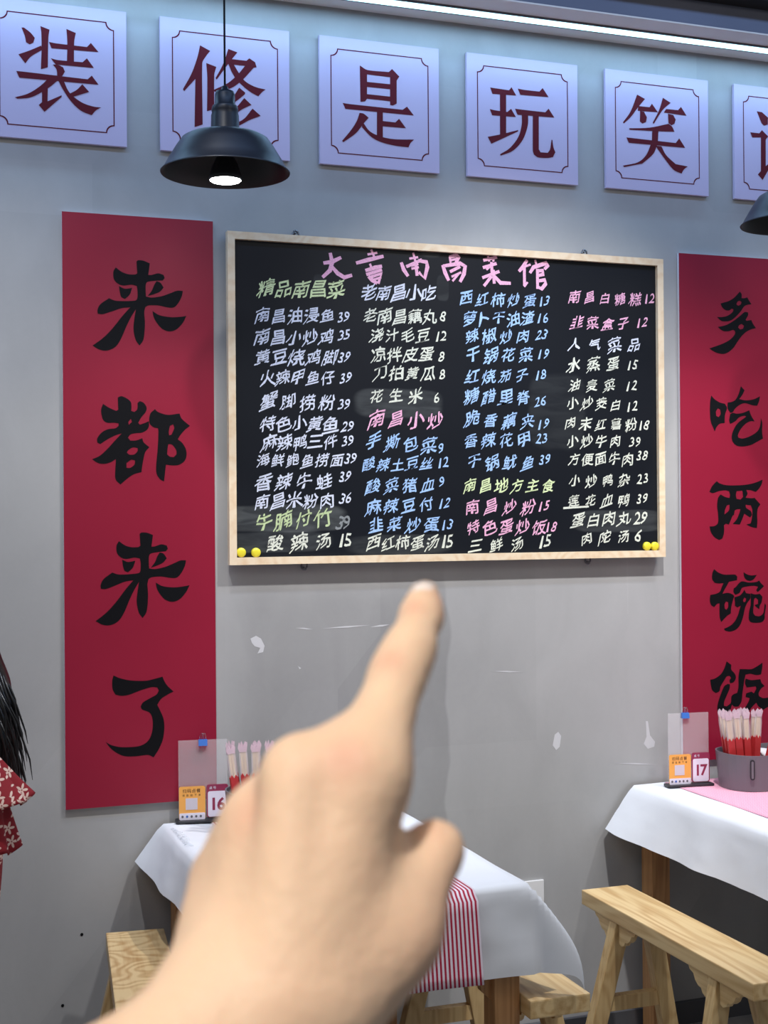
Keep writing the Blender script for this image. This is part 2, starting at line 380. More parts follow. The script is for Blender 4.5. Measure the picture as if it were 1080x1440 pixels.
# ---- square signs along the top of the wall
SIGNS = {
'装': (4.909, (0, 0), [[(148,190),(165,190),(210,225),(240,262),(230,295),(205,307),(180,292),(172,250)],[(278,180),(342,205),(334,260),(330,465),(282,478),(287,330),(285,230)],[(127,375),(200,350),(285,315),(290,345),(215,390),(175,438)],[(338,290),(390,300),(600,325),(627,297),(680,360),(355,333)],[(458,200),(523,228),(512,290),(510,430),(462,430),(465,290)],[(350,402),(400,415),(570,430),(600,403),(648,470),(385,445)],[(365,445),(400,448),(435,465),(448,495),(430,525),(395,525),(390,480)],[(112,490),(160,495),(605,548),(633,522),(680,585),(133,536)],[(325,550),(400,555),(330,610),(220,670),(120,682),(102,672),(190,648),(270,600)],[(290,610),(330,600),(328,700),(425,658),(425,670),(307,772),(267,725),(290,705)],[(400,550),(440,560),(480,640),(560,705),(640,735),(700,743),(665,760),(633,795),(560,765),(490,700),(430,610)],[(568,582),(615,635),(505,668),(485,645),(530,620)]]),
'修': (4.909, (210, 0), [[(350,313),(420,352),(390,390),(365,440),(368,860),(312,878),(318,545),(240,630),(232,615),(290,510),(330,400)],[(393,435),(462,462),(448,520),(448,755),(398,768),(400,540)],[(545,338),(608,362),(545,440),(465,550),(457,540),(510,440)],[(540,405),(670,420),(690,403),(730,430),(740,465),(720,468),(640,555),(560,610),(450,635),(445,620),(540,575),(610,515),(660,455),(530,440)],[(545,440),(580,440),(615,500),(660,560),(730,600),(803,618),(780,635),(752,665),(690,630),(610,560),(570,500)],[(620,605),(662,640),(655,655),(540,740),(460,760),(560,690)],[(655,677),(705,725),(640,755),(560,810),(470,830),(590,750)],[(712,750),(768,800),(690,830),(600,875),(480,893),(400,888),(400,880),(520,870),(640,830)]]),
'是': (5.4, (430, 30), [([(410,335),(470,370),(630,385),(655,362),(710,420),(690,450),(690,625),(660,640),(640,635),(640,607),(465,588),(450,608),(415,612)],[(465,403),(640,425),(640,478),(465,460)],[(465,498),(640,516),(640,572),(465,553)]),[(280,620),(330,628),(735,672),(768,648),(820,715),(300,665)],[(540,680),(585,685),(585,885),(540,870)],[(583,757),(680,768),(708,740),(760,812),(583,797)],[(408,695),(440,702),(477,733),(440,775),(380,850),(285,918),(275,908),(340,830),(385,760)],[(430,775),(440,775),(480,830),(540,865),(620,888),(700,897),(822,898),(795,925),(780,957),(680,945),(580,920),(500,880),(425,803)]]),
'玩': (6.0, (640, 60), [[(295,378),(340,385),(455,402),(475,375),(515,447),(315,432)],[(378,425),(430,430),(430,780),(378,780)],[(292,560),(330,570),(440,585),(472,558),(512,628),(312,613)],[(275,795),(400,770),(530,738),(532,748),(420,800),(305,853)],[(528,388),(580,398),(710,413),(738,383),(788,460),(550,440)],[(505,558),(560,565),(760,588),(788,557),(836,632),(525,608)],[(562,600),(615,605),(612,700),(570,820),(490,910),(385,953),(378,942),(460,890),(530,800),(560,700)],[(655,610),(705,612),(705,900),(720,925),(780,930),(800,900),(812,820),(820,820),(828,880),(845,925),(825,965),(780,973),(700,968),(665,945),(655,910)]]),
'笑': (6.0, (830, 80), [[(395,318),(462,355),(400,430),(340,510),(282,563),(275,553),(340,460)],[(405,415),(500,425),(520,395),(570,468),(400,455)],[(420,455),(455,465),(477,510),(470,550),(440,563),(418,545)],[(612,345),(678,388),(610,450),(535,565),(527,555),(580,450)],[(640,440),(740,450),(765,422),(812,497),(620,470)],[(655,480),(700,490),(720,530),(710,565),(685,578),(660,560)],[(660,565),(690,590),(710,632),(580,628),(330,615),(328,603),(500,597)],[(522,620),(575,620),(570,720),(520,720)],[(305,680),(350,685),(720,727),(750,688),(800,768),(325,725)],[(510,740),(565,740),(530,820),(440,900),(285,930),(275,918),(400,890),(470,830)],[(550,750),(600,755),(640,830),(720,905),(822,925),(790,950),(770,985),(700,950),(620,850)]]),
'说': (5.14, (980, 80), [[(432,393),(470,400),(514,440),(512,490),(485,497),(468,480)],[(385,545),(450,553),(470,530),(514,575),(497,600),(497,790),(560,740),(475,890),(440,850),(462,825),(462,583),(400,583)],[(590,400),(630,415),(660,470),(640,490),(610,470)],[(760,380),(810,410),(740,480),(725,475)],([(580,500),(620,515),(760,530),(790,510),(820,550),(800,680),(760,680),(620,665),(590,670)],[(620,550),(765,565),(760,640),(620,625)]),[(630,680),(680,685),(650,780),(570,880),(530,890),(600,800)],[(710,690),(755,695),(750,850),(820,855),(840,770),(860,870),(840,895),(730,890),(708,860)]]),
}
SW = 0.40
ST = 0.016
info = [('装', 0.2425 - 0.002, 'leftmost'), ('修', 0.7403, 'partly behind the hanging lamp'), ('是', 1.2372, 'just right of the hanging lamp'),
        ('玩', 1.7344, 'above the chalkboard, fourth in the row'), ('笑', 2.2395, 'above the right corner of the chalkboard'), ('说', 2.7449, 'cut off by the right edge of the photo')]
tiltz = [0, 0, 0, 0, 0, 0]
for k, (ch, x0, where) in enumerate(info):
    if ch == '装': x0 = onY(178, 110, -ST).x - SW
    zb = H + 1.1032
    s = empty('square_sign', (x0 + SW / 2, -ST, zb), 'pale square sign reading %s, %s' % (ch, where), 'sign', 'row of square character signs')
    MB().box((-SW / 2, 0.0, 0), (SW / 2, ST - 0.003, SW), 0.0008).build('panel', SIGNM, s)
    MB().box((-SW / 2 + .06, ST - 0.003, .06), (SW / 2 - .06, ST, SW - .06)).build('mounting_tape', EDGEM, s)
    # border line with scooped corners
    ins, ra, lw = 0.036, 0.022, 0.0031
    def outl(e):
        a = SW / 2 - ins - e; z0, z1 = ins + e, SW - ins - e; r = ra + e * 1.0; P = []
        for cx, cz, t0 in ((a, z0, 180), (a, z1, 270), (-a, z1, 0), (-a, z0, 90)):
            for q in range(9):
                t = math.radians(t0 - q * 90 / 8)
                P.append((cx + r * math.cos(t), cz + r * math.sin(t)))
        return P
    # traverse each scooped corner from one side to the next
    def ringpts(e):
        a = SW / 2 - ins - e; z0, z1 = ins + e, SW - ins - e; r = ra; P = []
        for cx, cz, t0, t1 in ((a, z0, 180, 90), (a, z1, 270, 180), (-a, z1, 360, 270), (-a, z0, 90, 0)):
            for q in range(9):
                t = math.radians(t0 + (t1 - t0) * q / 8); P.append((cx + r * math.cos(t), cz + r * math.sin(t)))
        return P
    A, B = ringpts(0), ringpts(lw); n = len(A)
    mesh_obj('border_line', [(x, -.0005, z) for x, z in A + B], [(i, (i + 1) % n, (i + 1) % n + n, i + n) for i in range(n)], MAROON, s)
    scl, org, shp = SIGNS[ch]
    glyph('printed_character', [list(q) if isinstance(q, tuple) else [q] for q in shp], org, scl, -ST, MAROON, s, corner=30, base=s.location)

# ---- tall red banners with brush characters
PT = 0.014
LAI = [[[(515,342),(548,345),(588,362),(583,400),(578,435),(600,435),(640,425),(675,435),(682,455),(670,470),(620,472),(575,478),(563,495),(562,540),(564,572),(600,578),(660,570),(720,550),(760,535),(797,536),(790,570),(770,610),(740,640),(700,640),(640,628),(580,628),(560,638),(553,670),(557,740),(553,810),(545,850),(523,882),(500,850),(487,800),(485,760),(492,700),(500,652),(470,700),(440,760),(405,840),(370,890),(320,913),(270,908),(225,882),(290,835),(350,775),(410,700),(450,655),(465,640),(410,645),(350,665),(290,683),(258,680),(257,655),(275,620),(330,582),(370,597),(430,600),(495,597),(508,585),(510,540),(505,505),(470,497),(420,502),(385,490),(360,460),(357,415),(372,387),(410,415),(450,430),(495,432),(508,425),(503,350)]],
 [[(630,475),(655,485),(675,515),(650,542),(610,558),(575,567),(600,535),(615,500)]],
 [[(393,505),(430,522),(476,517),(460,560),(430,587),(408,575),(398,545)]],
 [[(605,664),(650,690),(720,702),(780,700),(819,695),(795,740),(755,780),(710,792),(665,775),(630,735),(612,700)]]]
DU = [[[(385,130),(410,122),(445,138),(468,160),(472,190),(470,215),(490,222),(508,205),(510,165),(525,153),(550,165),(568,195),(560,225),(535,255),(515,290),(525,302),(560,290),(582,280),(583,310),(570,335),(540,352),(495,357),(465,365),(450,385),(465,403),(500,402),(540,388),(550,415),(585,445),(560,475),(548,520),(540,565),(535,603),(490,615),(450,640),(402,681),(375,655),(368,625),(373,520),(340,540),(300,550),(260,545),(222,521),(270,500),(320,455),(370,400),(410,358),(370,370),(320,395),(275,425),(255,415),(255,390),(280,355),(320,332),(370,325),(390,310),(390,295),(360,290),(320,290),(295,275),(283,245),(280,205),(292,170),(330,195),(375,215),(388,208)],
  [(468,265),(475,285),(455,303),(452,285)],[(450,465),(480,447),(510,450),(510,470),(490,490),(460,492),(443,480)],[(440,545),(470,525),(494,530),(490,555),(465,575),(440,575)]],
 [[(590,235),(620,204),(640,222),(700,240),(776,232),(790,265),(842,310),(810,335),(780,370),(765,395),(795,420),(817,460),(820,500),(805,535),(770,557),(730,560),(690,555),(685,600),(678,662),(650,645),(630,610),(628,560),(638,450),(642,350),(640,325),(610,318),(585,290)],
  [(715,310),(735,300),(742,325),(725,365),(710,370),(708,345)],[(705,425),(730,430),(755,465),(757,490),(740,507),(715,505),(698,490),(700,455)]]]
LE = [[[(358,224),(400,242),(470,256),(560,258),(620,245),(668,232),(680,260),(700,290),(738,326),(700,345),(660,372),(635,410),(655,450),(675,500),(680,560),(670,630),(645,690),(612,742),(575,727),(500,735),(430,735),(380,715),(340,685),(308,645),(345,665),(400,677),(470,677),(530,668),(575,640),(600,590),(607,530),(600,480),(580,455),(540,440),(530,420),(545,395),(590,368),(630,345),(645,320),(635,300),(600,298),(530,318),(460,345),(410,353),(370,345),(352,310),(350,260)]]]
DUO = [[[(722,505),(740,530),(740,570),(765,572),(797,563),(815,595),(840,633),(800,638),(765,655),(735,700),(690,750),(650,785),(610,803),(550,805),(520,790),(492,762),(540,762),(590,752),(635,725),(655,700),(655,680),(635,680),(620,693),(590,695),(560,680),(540,655),(528,625),(560,615),(610,600),(660,570),(695,535)],[(700,605),(722,597),(740,610),(730,635),(705,648),(687,632)]],
 [[(770,712),(805,715),(805,745),(780,790),(790,800),(838,792),(855,830),(885,875),(840,885),(790,910),(745,950),(700,1010),(660,1070),(610,1115),(560,1135),(500,1128),(450,1105),(413,1080),(470,1060),(540,1035),(610,1000),(655,960),(675,925),(670,900),(650,893),(610,905),(560,905),(525,885),(500,862),(560,850),(620,825),(680,785),(730,745)],[(715,845),(740,832),(765,850),(755,880),(725,888),(705,868)]]]
CHI = [[[(333,200),(360,230),(400,255),(440,265),(455,300),(440,350),(437,415),(400,420),(375,445),(360,480),(345,445),(328,400),(322,320),(325,240)],[(385,300),(402,310),(405,345),(390,368),(372,360),(370,325)]],
 [[(563,128),(592,160),(575,195),(550,228),(600,238),(660,230),(712,207),(705,245),(690,280),(650,275),(600,260),(560,270),(520,300),(500,330),(480,335),(460,300),(460,255),(490,250),(520,235),(545,190)]],
 [[(480,345),(500,335),(530,342),(580,335),(628,315),(645,360),(670,402),(640,400),(600,420),(560,465),(540,510),(545,530),(580,535),(640,515),(690,480),(712,440),(720,375),(730,420),(728,480),(735,535),(690,560),(640,585),(580,597),(530,590),(500,560),(492,520),(505,470),(540,415),(605,365),(590,358),(550,370),(520,400),(480,422),(472,395)]]]
LIANG = [[[(375,867),(400,885),(450,898),(520,900),(600,895),(670,880),(732,855),(725,890),(705,925),(680,950),(640,938),(605,935),(615,965),(600,995),(640,1000),(670,997),(715,1048),(695,1080),(690,1130),(692,1180),(688,1232),(650,1225),(605,1205),(640,1195),(650,1150),(652,1090),(640,1055),(600,1050),(605,1075),(640,1100),(650,1130),(635,1150),(605,1130),(590,1120),(575,1160),(555,1205),(500,1200),(530,1165),(550,1120),(560,1085),(535,1085),(515,1095),(510,1130),(500,1135),(485,1170),(470,1205),(445,1198),(432,1210),(433,1260),(420,1310),(395,1325),(360,1305),(330,1265),(320,1220),(360,1215),(385,1190),(385,1120),(378,1060),(385,1000),(405,970),(440,990),(475,998),(478,970),(470,945),(440,938),(390,945),(345,960),(318,950),(340,905)],
 [(530,945),(525,975),(530,1005),(560,1010),(580,990),(575,940)],[(440,1090),(455,1055),(475,1050),(472,1090),(450,1115),(435,1125)]]]
WAN = [[[(385,122),(420,150),(470,168),(560,168),(580,185),(578,215),(540,222),(510,228),(490,265),(470,300),(455,330),(500,322),(540,335),(555,350),(545,380),(530,440),(525,495),(490,520),(445,568),(432,530),(430,470),(430,410),(410,415),(385,442),(360,425),(348,385),(352,340),(400,330),(435,310),(450,270),(465,240),(420,242),(390,238),(368,205),(370,155)],[(485,395),(503,400),(503,440),(488,465),(475,455),(473,420)]],
 [[(633,147),(660,165),(700,175),(745,170),(720,205),(690,220),(655,210),(638,185)]],
 [[(570,270),(590,245),(620,225),(680,235),(740,230),(765,218),(780,240),(805,265),(780,290),(752,315),(740,300),(755,270),(720,262),(660,268),(620,280),(600,320),(565,338),(548,315),(550,285)]],
 [[(640,295),(655,325),(690,330),(690,370),(665,405),(645,450),(630,520),(605,590),(570,630),(520,648),(480,640),(468,625),(520,600),(560,560),(585,510),(600,460),(610,430),(580,445),(560,430),(560,400),(555,360),(600,345),(625,320)],[(640,360),(655,370),(650,395),(635,402),(628,385)]],
 [[(692,325),(730,335),(770,330),(792,355),(785,400),(770,430),(765,460),(740,440),(725,425),(755,415),(755,380),(735,362),(722,375),(718,430),(715,490),(730,515),(770,518),(800,490),(812,410),(822,430),(812,500),(808,545),(780,570),(720,574),(690,565),(677,540),(680,480),(693,420)]]]
FAN = [[[(490,900),(530,930),(530,970),(560,1005),(568,1040),(550,1075),(520,1085),(515,1060),(528,1040),(515,1022),(490,1028),(470,1060),(440,1110),(430,1150),(400,1168),(370,1145),(357,1100),(352,1055),(390,1045),(440,1010),(470,960)]],
 [[(500,1090),(518,1095),(515,1130),(490,1190),(470,1240),(468,1275),(490,1280),(525,1250),(530,1200),(545,1180),(580,1165),(590,1110),(590,1030),(600,965),(640,965),(700,965),(750,940),(793,910),(790,960),(780,1010),(740,1015),(690,1005),(650,1012),(640,1060),(625,1160),(615,1240),(590,1280),(555,1280),(535,1265),(520,1310),(490,1360),(455,1385),(425,1360),(412,1320),(415,1260),(440,1180),(470,1110)]],
 [[(650,1045),(700,1058),(775,1050),(785,1080),(810,1108),(780,1130),(760,1170),(765,1195),(800,1210),(850,1205),(900,1215),(870,1260),(800,1308),(760,1280),(740,1248),(700,1290),(660,1350),(610,1410),(570,1440),(510,1440),(560,1400),(620,1330),(670,1250),(685,1210),(650,1200),(655,1170),(700,1155),(720,1170),(740,1130),(735,1110),(700,1115),(660,1120),(645,1085)]]]
def banner(x0, x1, z0, z1, label):
    o = empty('red_banner', ((x0 + x1) / 2, -PT, z0), label, 'banner', 'pair of red wall banners')
    MB().box((x0 - o.location.x, 0.0006, 0), (x1 - o.location.x, PT - .002, z1 - z0)).build('panel_edge', EDGEM, o)
    MB().box((x0 - o.location.x, 0.0, 0), (x1 - o.location.x, 0.0006, z1 - z0)).build('printed_face', REDM, o)
    MB().box((x0 - o.location.x + .06, PT - .002, .1), (x1 - o.location.x - .06, PT, z1 - z0 - .1)).build('mounting_tape', EDGEM, o)
    return o
pl, pr = onY(89.5, 700, -PT), onY(302, 700, -PT)
zt = onY(87, 297, -PT).z; zb = onY(93, 1139, -PT).z
ban = banner(pl.x, pr.x, zb, zt, 'tall red banner with black brush characters 来都来了 left of the chalkboard')
bl = ban.location
glyph('brush_character', LAI, (80, 290), 4.5, -PT, INK, ban, base=bl)
glyph('brush_character', DU, (80, 530), 4.5, -PT, INK, ban, base=bl)
p1 = onY(80 + 515 / 4.5, 290 + 342 / 4.5, -PT); p2 = onY(80 + 535 / 4.5, 720 + 130 / 4.5, -PT)
glyph('brush_character', LAI, (80, 290), 4.5, -PT, INK, ban, shift=(p2.x - p1.x, p2.z - p1.z), base=bl)
glyph('brush_character', LE, (80, 900), 4.5, -PT, INK, ban, base=bl)
rx = onY(957.5, 700, -PT).x
ban2 = banner(rx, rx + (pr.x - pl.x), zb, zt, 'tall red banner with black brush characters 多吃两碗饭 right of the chalkboard')
bl = ban2.location
glyph('brush_character', DUO, (940, 340), 7.2, -PT, INK, ban2, base=bl)
glyph('brush_character', CHI, (940, 520), 5.536, -PT, INK, ban2, base=bl)
glyph('brush_character', LIANG, (940, 520), 5.536, -PT, INK, ban2, base=bl)
glyph('brush_character', WAN, (940, 780), 6.0, -PT, INK, ban2, base=bl)
glyph('brush_character', FAN, (940, 780), 6.0, -PT, INK, ban2, base=bl)

# ------------------------------------------------------------------ chalkboard
BF = -0.030   # writing surface
BX0, BX1, BZ0, BZ1 = 0.9472, 2.465, H - 0.1397, H + 0.8781
BX0 = onY(321.5, 560, -.045).x; BX1 = onY(934.5, 570, -.045).x
BZ0 = (onY(325, 795, -.045).z + onY(936, 783, -.045).z) / 2; BZ1 = (onY(319, 328, -.045).z + onY(932, 361, -.045).z) / 2
board = empty('chalkboard', ((BX0 + BX1) / 2, 0, BZ0), 'large black chalkboard menu in a pale wooden frame', 'chalkboard')
bw, bh, fw = BX1 - BX0, BZ1 - BZ0, 0.0225
SLATE = mat('slate_black', srgb(20, 24, 32), 0.42, spec=0.22)
g = N(SLATE); v = g.mapping()
sep = g.node('ShaderNodeSeparateXYZ'); g.link(v, sep.inputs[0])
acc = 0.0
def smudge(px, py, rx_, rz_, s):
    p = onY(px, py, BF) - board.location
    dx = g.math('DIVIDE', g.math('SUBTRACT', sep.outputs[0], p.x), rx_); dz = g.math('DIVIDE', g.math('SUBTRACT', sep.outputs[2], p.z), rz_)
    nn = g.math('MULTIPLY', g.math('SUBTRACT', g.noise(v, 9, 3), 0.5), 0.9)
    d = g.math('ADD', g.math('ADD', g.math('POWER', g.math('ABSOLUTE', dx), 4.0), g.math('POWER', g.math('ABSOLUTE', dz), 4.0)), nn)
    return g.ramp(d, 0.45, 1.0, s, 0.0)
for a in ((420, 735, .20, .040, .9), (415, 765, .17, .03, .5), (570, 590, .14, .045, .6), (570, 768, .17, .03, .4), (470, 440, .02, .03, .3), (625, 443, .02, .04, .3), (850, 738, .17, .035, .45), (770, 600, .10, .12, .22), (610, 385, .035, .05, .35)):
    acc = g.math('ADD', acc, smudge(*a))
streak = g.noise(g.mapping((3, 1, 14)), 3.0, 5, 0.6)
fac = g.math('MULTIPLY', acc, g.ramp(streak, 0.3, 0.7, 0.35, 1.0))
fac = g.math('ADD', fac, g.math('MULTIPLY', g.noise(v, 2.2, 4), 0.10), clamp=True)
g.link(g.mix(g.math('MULTIPLY', fac, 0.26), srgb(12, 16, 25), srgb(150, 156, 156)), g.b.inputs['Base Color'])
MB().box((-bw / 2 + .01, BF, .01), (bw / 2 - .01, -0.022, bh - .01)).build('writing_surface', SLATE, board)
FY0, FY1 = -0.045, -0.020
def rail(P, ax): return MB().prism(P, 'y', FY0, FY1).build('frame_rail', FRAMEW, board)
a = bw / 2
rail([(-a, 0), (a, 0), (a - fw, fw), (-a + fw, fw)], 0); rail([(-a, bh), (-a + fw, bh - fw), (a - fw, bh - fw), (a, bh)], 0)
rail([(-a, 0), (-a + fw, fw), (-a + fw, bh - fw), (-a, bh)], 0); rail([(a, 0), (a, bh), (a - fw, bh - fw), (a - fw, fw)], 0)
for px, py, up in ((416, 330, 1), (822, 353, 1), (428, 793, -1), (827, 790, -1)):
    p = onY(px, py, -.02); p.z = BZ1 if up > 0 else BZ0
    x, z = p.x - board.location.x, p.z - board.location.z
    MB().tube([(x - .009, -.018, z - up * .004)] + [(x + .009 * math.cos(t), -.018, z + up * (.008 + .011 * math.sin(t))) for t in [math.pi - k * math.pi / 8 for k in range(9)]] + [(x + .009, -.018, z - up * .004)], .003, 8).tube([(x, -.024, z + up * .012), (x, 0.0, z + up * .012)], .003, 8).build('hanging_hook', STEEL, board, smooth=True)
for px, py, lab in ((339, 777, 'yellow round magnet in the lower left corner of the chalkboard, nearest the frame'), (360, 777, 'yellow round magnet near the lower left corner, second from the frame'),
                    (913, 768, 'yellow round magnet at the lower right of the chalkboard, left one of its pair'), (925, 768, 'yellow round magnet at the lower right corner touching the frame')):
    p = onY(px, py, BF - .006)
    if px > 920: p.x = BX1 - fw - .0145
    if px == 913: p.x = BX1 - fw - .0145 - .0298
    if px < 345: p.x = max(p.x, BX0 + fw + .0150)
    o = MB().lathe([(0, 0), (.0144, 0), (.0144, .006), (.0140, .0095), (.0125, .0115), (.006, .0125), (0, .0127)], 28).build('magnet', YEL, smooth=True)
    o.location = (p.x, BF, p.z); o.rotation_euler = (math.pi / 2, 0, 0)
    tag(o, lab, 'magnet', 'yellow magnets on the chalkboard')

# chalk
def chalk(name, col):
    m = mat(name, col, 0.9); g_ = N(m)
    n = g_.noise(g_.mapping(), 420, 3); g_.link(g_.mix(g_.ramp(n, 0.32, 0.55, 0.25, 0.0), col, srgb(40, 44, 52)), g_.b.inputs['Base Color'])
    return m
CH = {'w': chalk('chalk_white', srgb(222, 228, 246)), 'b': chalk('chalk_blue', srgb(168, 204, 252)), 'p': chalk('chalk_pink', srgb(244, 184, 216)),
      'y': chalk('chalk_yellow', srgb(224, 240, 186)), 'k': chalk('chalk_thin_white', srgb(226, 230, 216)), 'g': chalk('chalk_faint', srgb(140, 146, 148)), 't': chalk('chalk_thin_green', srgb(196, 214, 164))}
LINES = [
 ('精品南昌菜',362,485,405,408,27,'y',''),('南昌油浸鱼',358,472,444,444,23,'w','39'),('南昌小炒鸡',358,470,474,474,23,'w','35'),('黄豆烧鸡脚',358,476,501,503,24,'w','39'),
 ('火辣甲鱼仔',366,472,531,532,22,'w','39'),('蟹脚捞粉',364,474,564,567,24,'w','39'),('特色小黄鱼',366,476,595,597,24,'w','29'),('麻辣鸭三件',368,476,623,620,22,'w','39'),
 ('海鲜鲍鱼捞面',360,484,647,647,20,'w','39'),('香辣牛蛙',357,470,678,676,24,'w','39'),('南昌米粉肉',357,471,705,703,23,'w','36'),('牛腩付竹',357,468,735,728,26,'t','39'),('酸辣汤',370,472,764,761,25,'k','15'),
 ('老南昌小吃',508,614,411,413,24,'w',''),('老南昌藕丸',510,615,444,446,23,'k','8'),('浇汁毛豆',519,606,472,472,22,'k','12'),('凉拌皮蛋',521,611,499,498,22,'k','8'),
 ('刀拍黄瓜',523,614,525,526,22,'k','8'),('花生米',516,598,557,556,22,'k','6'),('南昌小炒',516,626,588,592,25,'p',''),('手撕包菜',513,616,619,628,24,'b','9'),
 ('酸辣土豆丝',509,610,653,652,21,'b','12'),('酸菜猪血',512,615,683,682,23,'b','9'),('麻辣豆付',513,612,713,709,23,'b','12'),('韭菜炒蛋',516,620,738,737,22,'b','13'),('西红柿蛋汤',515,618,763,764,22,'k','15'),
 ('西红柿炒蛋',645,756,419,423,22,'b','13'),('萝卜干油渣',651,752,447,448,22,'b','16'),('辣椒炒肉',652,748,471,474,23,'b','23'),('干锅花菜',653,752,499,499,23,'b','19'),
 ('红烧茄子',653,745,529,529,21,'b','18'),('糖醋里脊',651,748,557,560,23,'b','26'),('脆香藕夹',651,755,588,594,23,'b','19'),('香辣花甲',650,749,620,619,23,'b','23'),
 ('干锅鱿鱼',654,755,650,651,22,'b','39'),('南昌地方主食',650,782,682,683,22,'y',''),('南昌炒粉',651,756,713,713,23,'p','15'),('特色蛋炒饭',654,770,740,742,22,'p','18'),('三鲜汤',654,742,767,764,22,'k','15'),
 ('南昌白糖糕',797,904,417,421,20,'p','12'),('韭菜盒子',801,887,453,456,22,'p','12'),('人气菜品',794,906,484,486,23,'w',''),('水蒸蛋',793,876,513,512,23,'k','15'),
 ('油麦菜',796,869,540,543,21,'k','12'),('小炒茭白',795,876,565,570,20,'k','12'),('肉末红薯粉',792,898,593,599,20,'k','18'),('小炒牛肉',795,875,621,620,20,'k','39'),
 ('方便面牛肉',798,892,646,646,20,'k','38'),('小炒鸭杂',797,889,676,675,20,'k','23'),('莲花血鸭',795,889,704,703,20,'k','39'),('蛋白肉丸',802,889,733,727,23,'k','29'),('肉陀汤',812,890,757,754,20,'k','6')]
NUMX = {'39':(475,492),}
NUMPOS = {1:(483,446),2:(484,472),3:(484,503),4:(486,532),5:(484,569),6:(489,600),7:(489,620),8:(493,645),9:(485,671),10:(486,701),11:(483,735),12:(485,761),
 14:(623,445),15:(620,473),16:(621,501),17:(622,527),18:(614,559),20:(620,631),21:(623,651),22:(621,678),23:(625,708),24:(629,738),25:(628,762),
 26:(765,424),27:(763,448),28:(762,471),29:(764,499),30:(760,528),31:(760,565),32:(764,597),33:(762,617),34:(766,647),36:(765,712),37:(775,742),38:(766,762),
 39:(913,421),40:(903,454),42:(889,514),43:(888,543),44:(889,572),45:(905,599),46:(893,622),47:(903,641),48:(904,674),49:(903,702),50:(901,729),51:(898,753)}
chars = sorted({c for L in LINES for c in L[0] + L[7]} | set('0123456789扫码点餐请自助下单桌号大'))
tobs = {}
for c in chars:
    cu = bpy.data.curves.new('t', 'FONT'); cu.body = c; cu.resolution_u = 2; cu.size = 1.0
    o = bpy.data.objects.new('t', cu); COL.objects.link(o); tobs[c] = o
for c in '1670':
    cu = bpy.data.curves.new('t', 'FONT'); cu.body = c; cu.resolution_u = 3; cu.size = 1.0; cu.offset = .028
    o = bpy.data.objects.new('t', cu); COL.objects.link(o); tobs['B' + c] = o
dg = bpy.context.evaluated_depsgraph_get(); GL = {}
for c, o in tobs.items():
    me = bpy.data.meshes.new_from_object(o.evaluated_get(dg)); co = np.array([v.co[:2] for v in me.vertices])
    lo, hi = co.min(0), co.max(0); GL[c] = (co, [tuple(p.vertices) for p in me.polygons], lo, hi)
    bpy.data.meshes.remove(me)
for o in tobs.values(): cu = o.data; bpy.data.objects.remove(o); bpy.data.curves.remove(cu)
ppm = 430.0
def write(name, items, m, parent, Y, shear=(0.26, 0.14), hand=True):
    """items: (char, cx, cz, height, widthscale) in wall units"""
    V, Fc = [], []
    base = parent.location
    for c, cx, cz, h, wsc in items:
        co, fs, lo, hi = GL[c]; cen = (lo + hi) / 2 if not c.isdigit() else (lo + hi) / 2
        u = (co - cen) * h / (0.95 if not c.isdigit() else 0.72)
        if hand:
            k = h; ph = random.random() * 6
            sx, sz = shear[1] + random.uniform(-.05, .08), shear[0] + random.uniform(-.06, .08)
            x, z = u[:, 0] * wsc, u[:, 1]
            z2 = z + sz * x + 0.045 * k * np.sin(x / k * 5 + ph) ; x2 = x + sx * z + 0.05 * k * np.sin(z / k * 6 + ph * 1.7)
            x2 = x2 + 0.10 * np.where(z < 0, -z, 0) * np.sign(x) ; u = np.stack([x2, z2], 1)
        for cp in (-1, 1):      # two passes of the chalk give a slanted broad stroke
            o_ = len(V); ox, oz = cp * h * .012, cp * h * .022
            V += [(cx + ox + p[0] - base.x, Y - .0005 - base.y - .00003 * cp, cz + oz + p[1] - base.z) for p in u]; Fc += [tuple(i + o_ for i in f) for f in fs]
    return mesh_obj(name, V, Fc, m, parent)
for i, (s_, x0, x1, y0, y1, hpx, c, num) in enumerate(LINES):
    n = len(s_); items = []
    wch = (x1 - x0) / n
    for k, chr_ in enumerate(s_):
        t = (k + .5) / n; p = onY(x0 + (x1 - x0) * t, y0 + (y1 - y0) * t + random.uniform(-1.0, 1.0), BF)
        hh = hpx / ppm * random.uniform(.80, .96)
        items.append((chr_, p.x, p.z, hh, min(1.02, 1.22 * wch / hpx)))
    write('chalk_writing', items, CH[c], board, BF)
    if num:
        nx, ny = NUMPOS[i]; items = []
        for k, d in enumerate(num):
            p = onY(nx + (k - (len(num) - 1) / 2) * 8.5, ny - k * 1.2, BF); items.append((d, p.x, p.z, (14 if i not in (11, 12, 25, 38, 50, 51) else 18) / ppm, .85))
        write('chalk_price', items, CH['g' if i == 11 else c], board, BF, shear=(.05, .22))
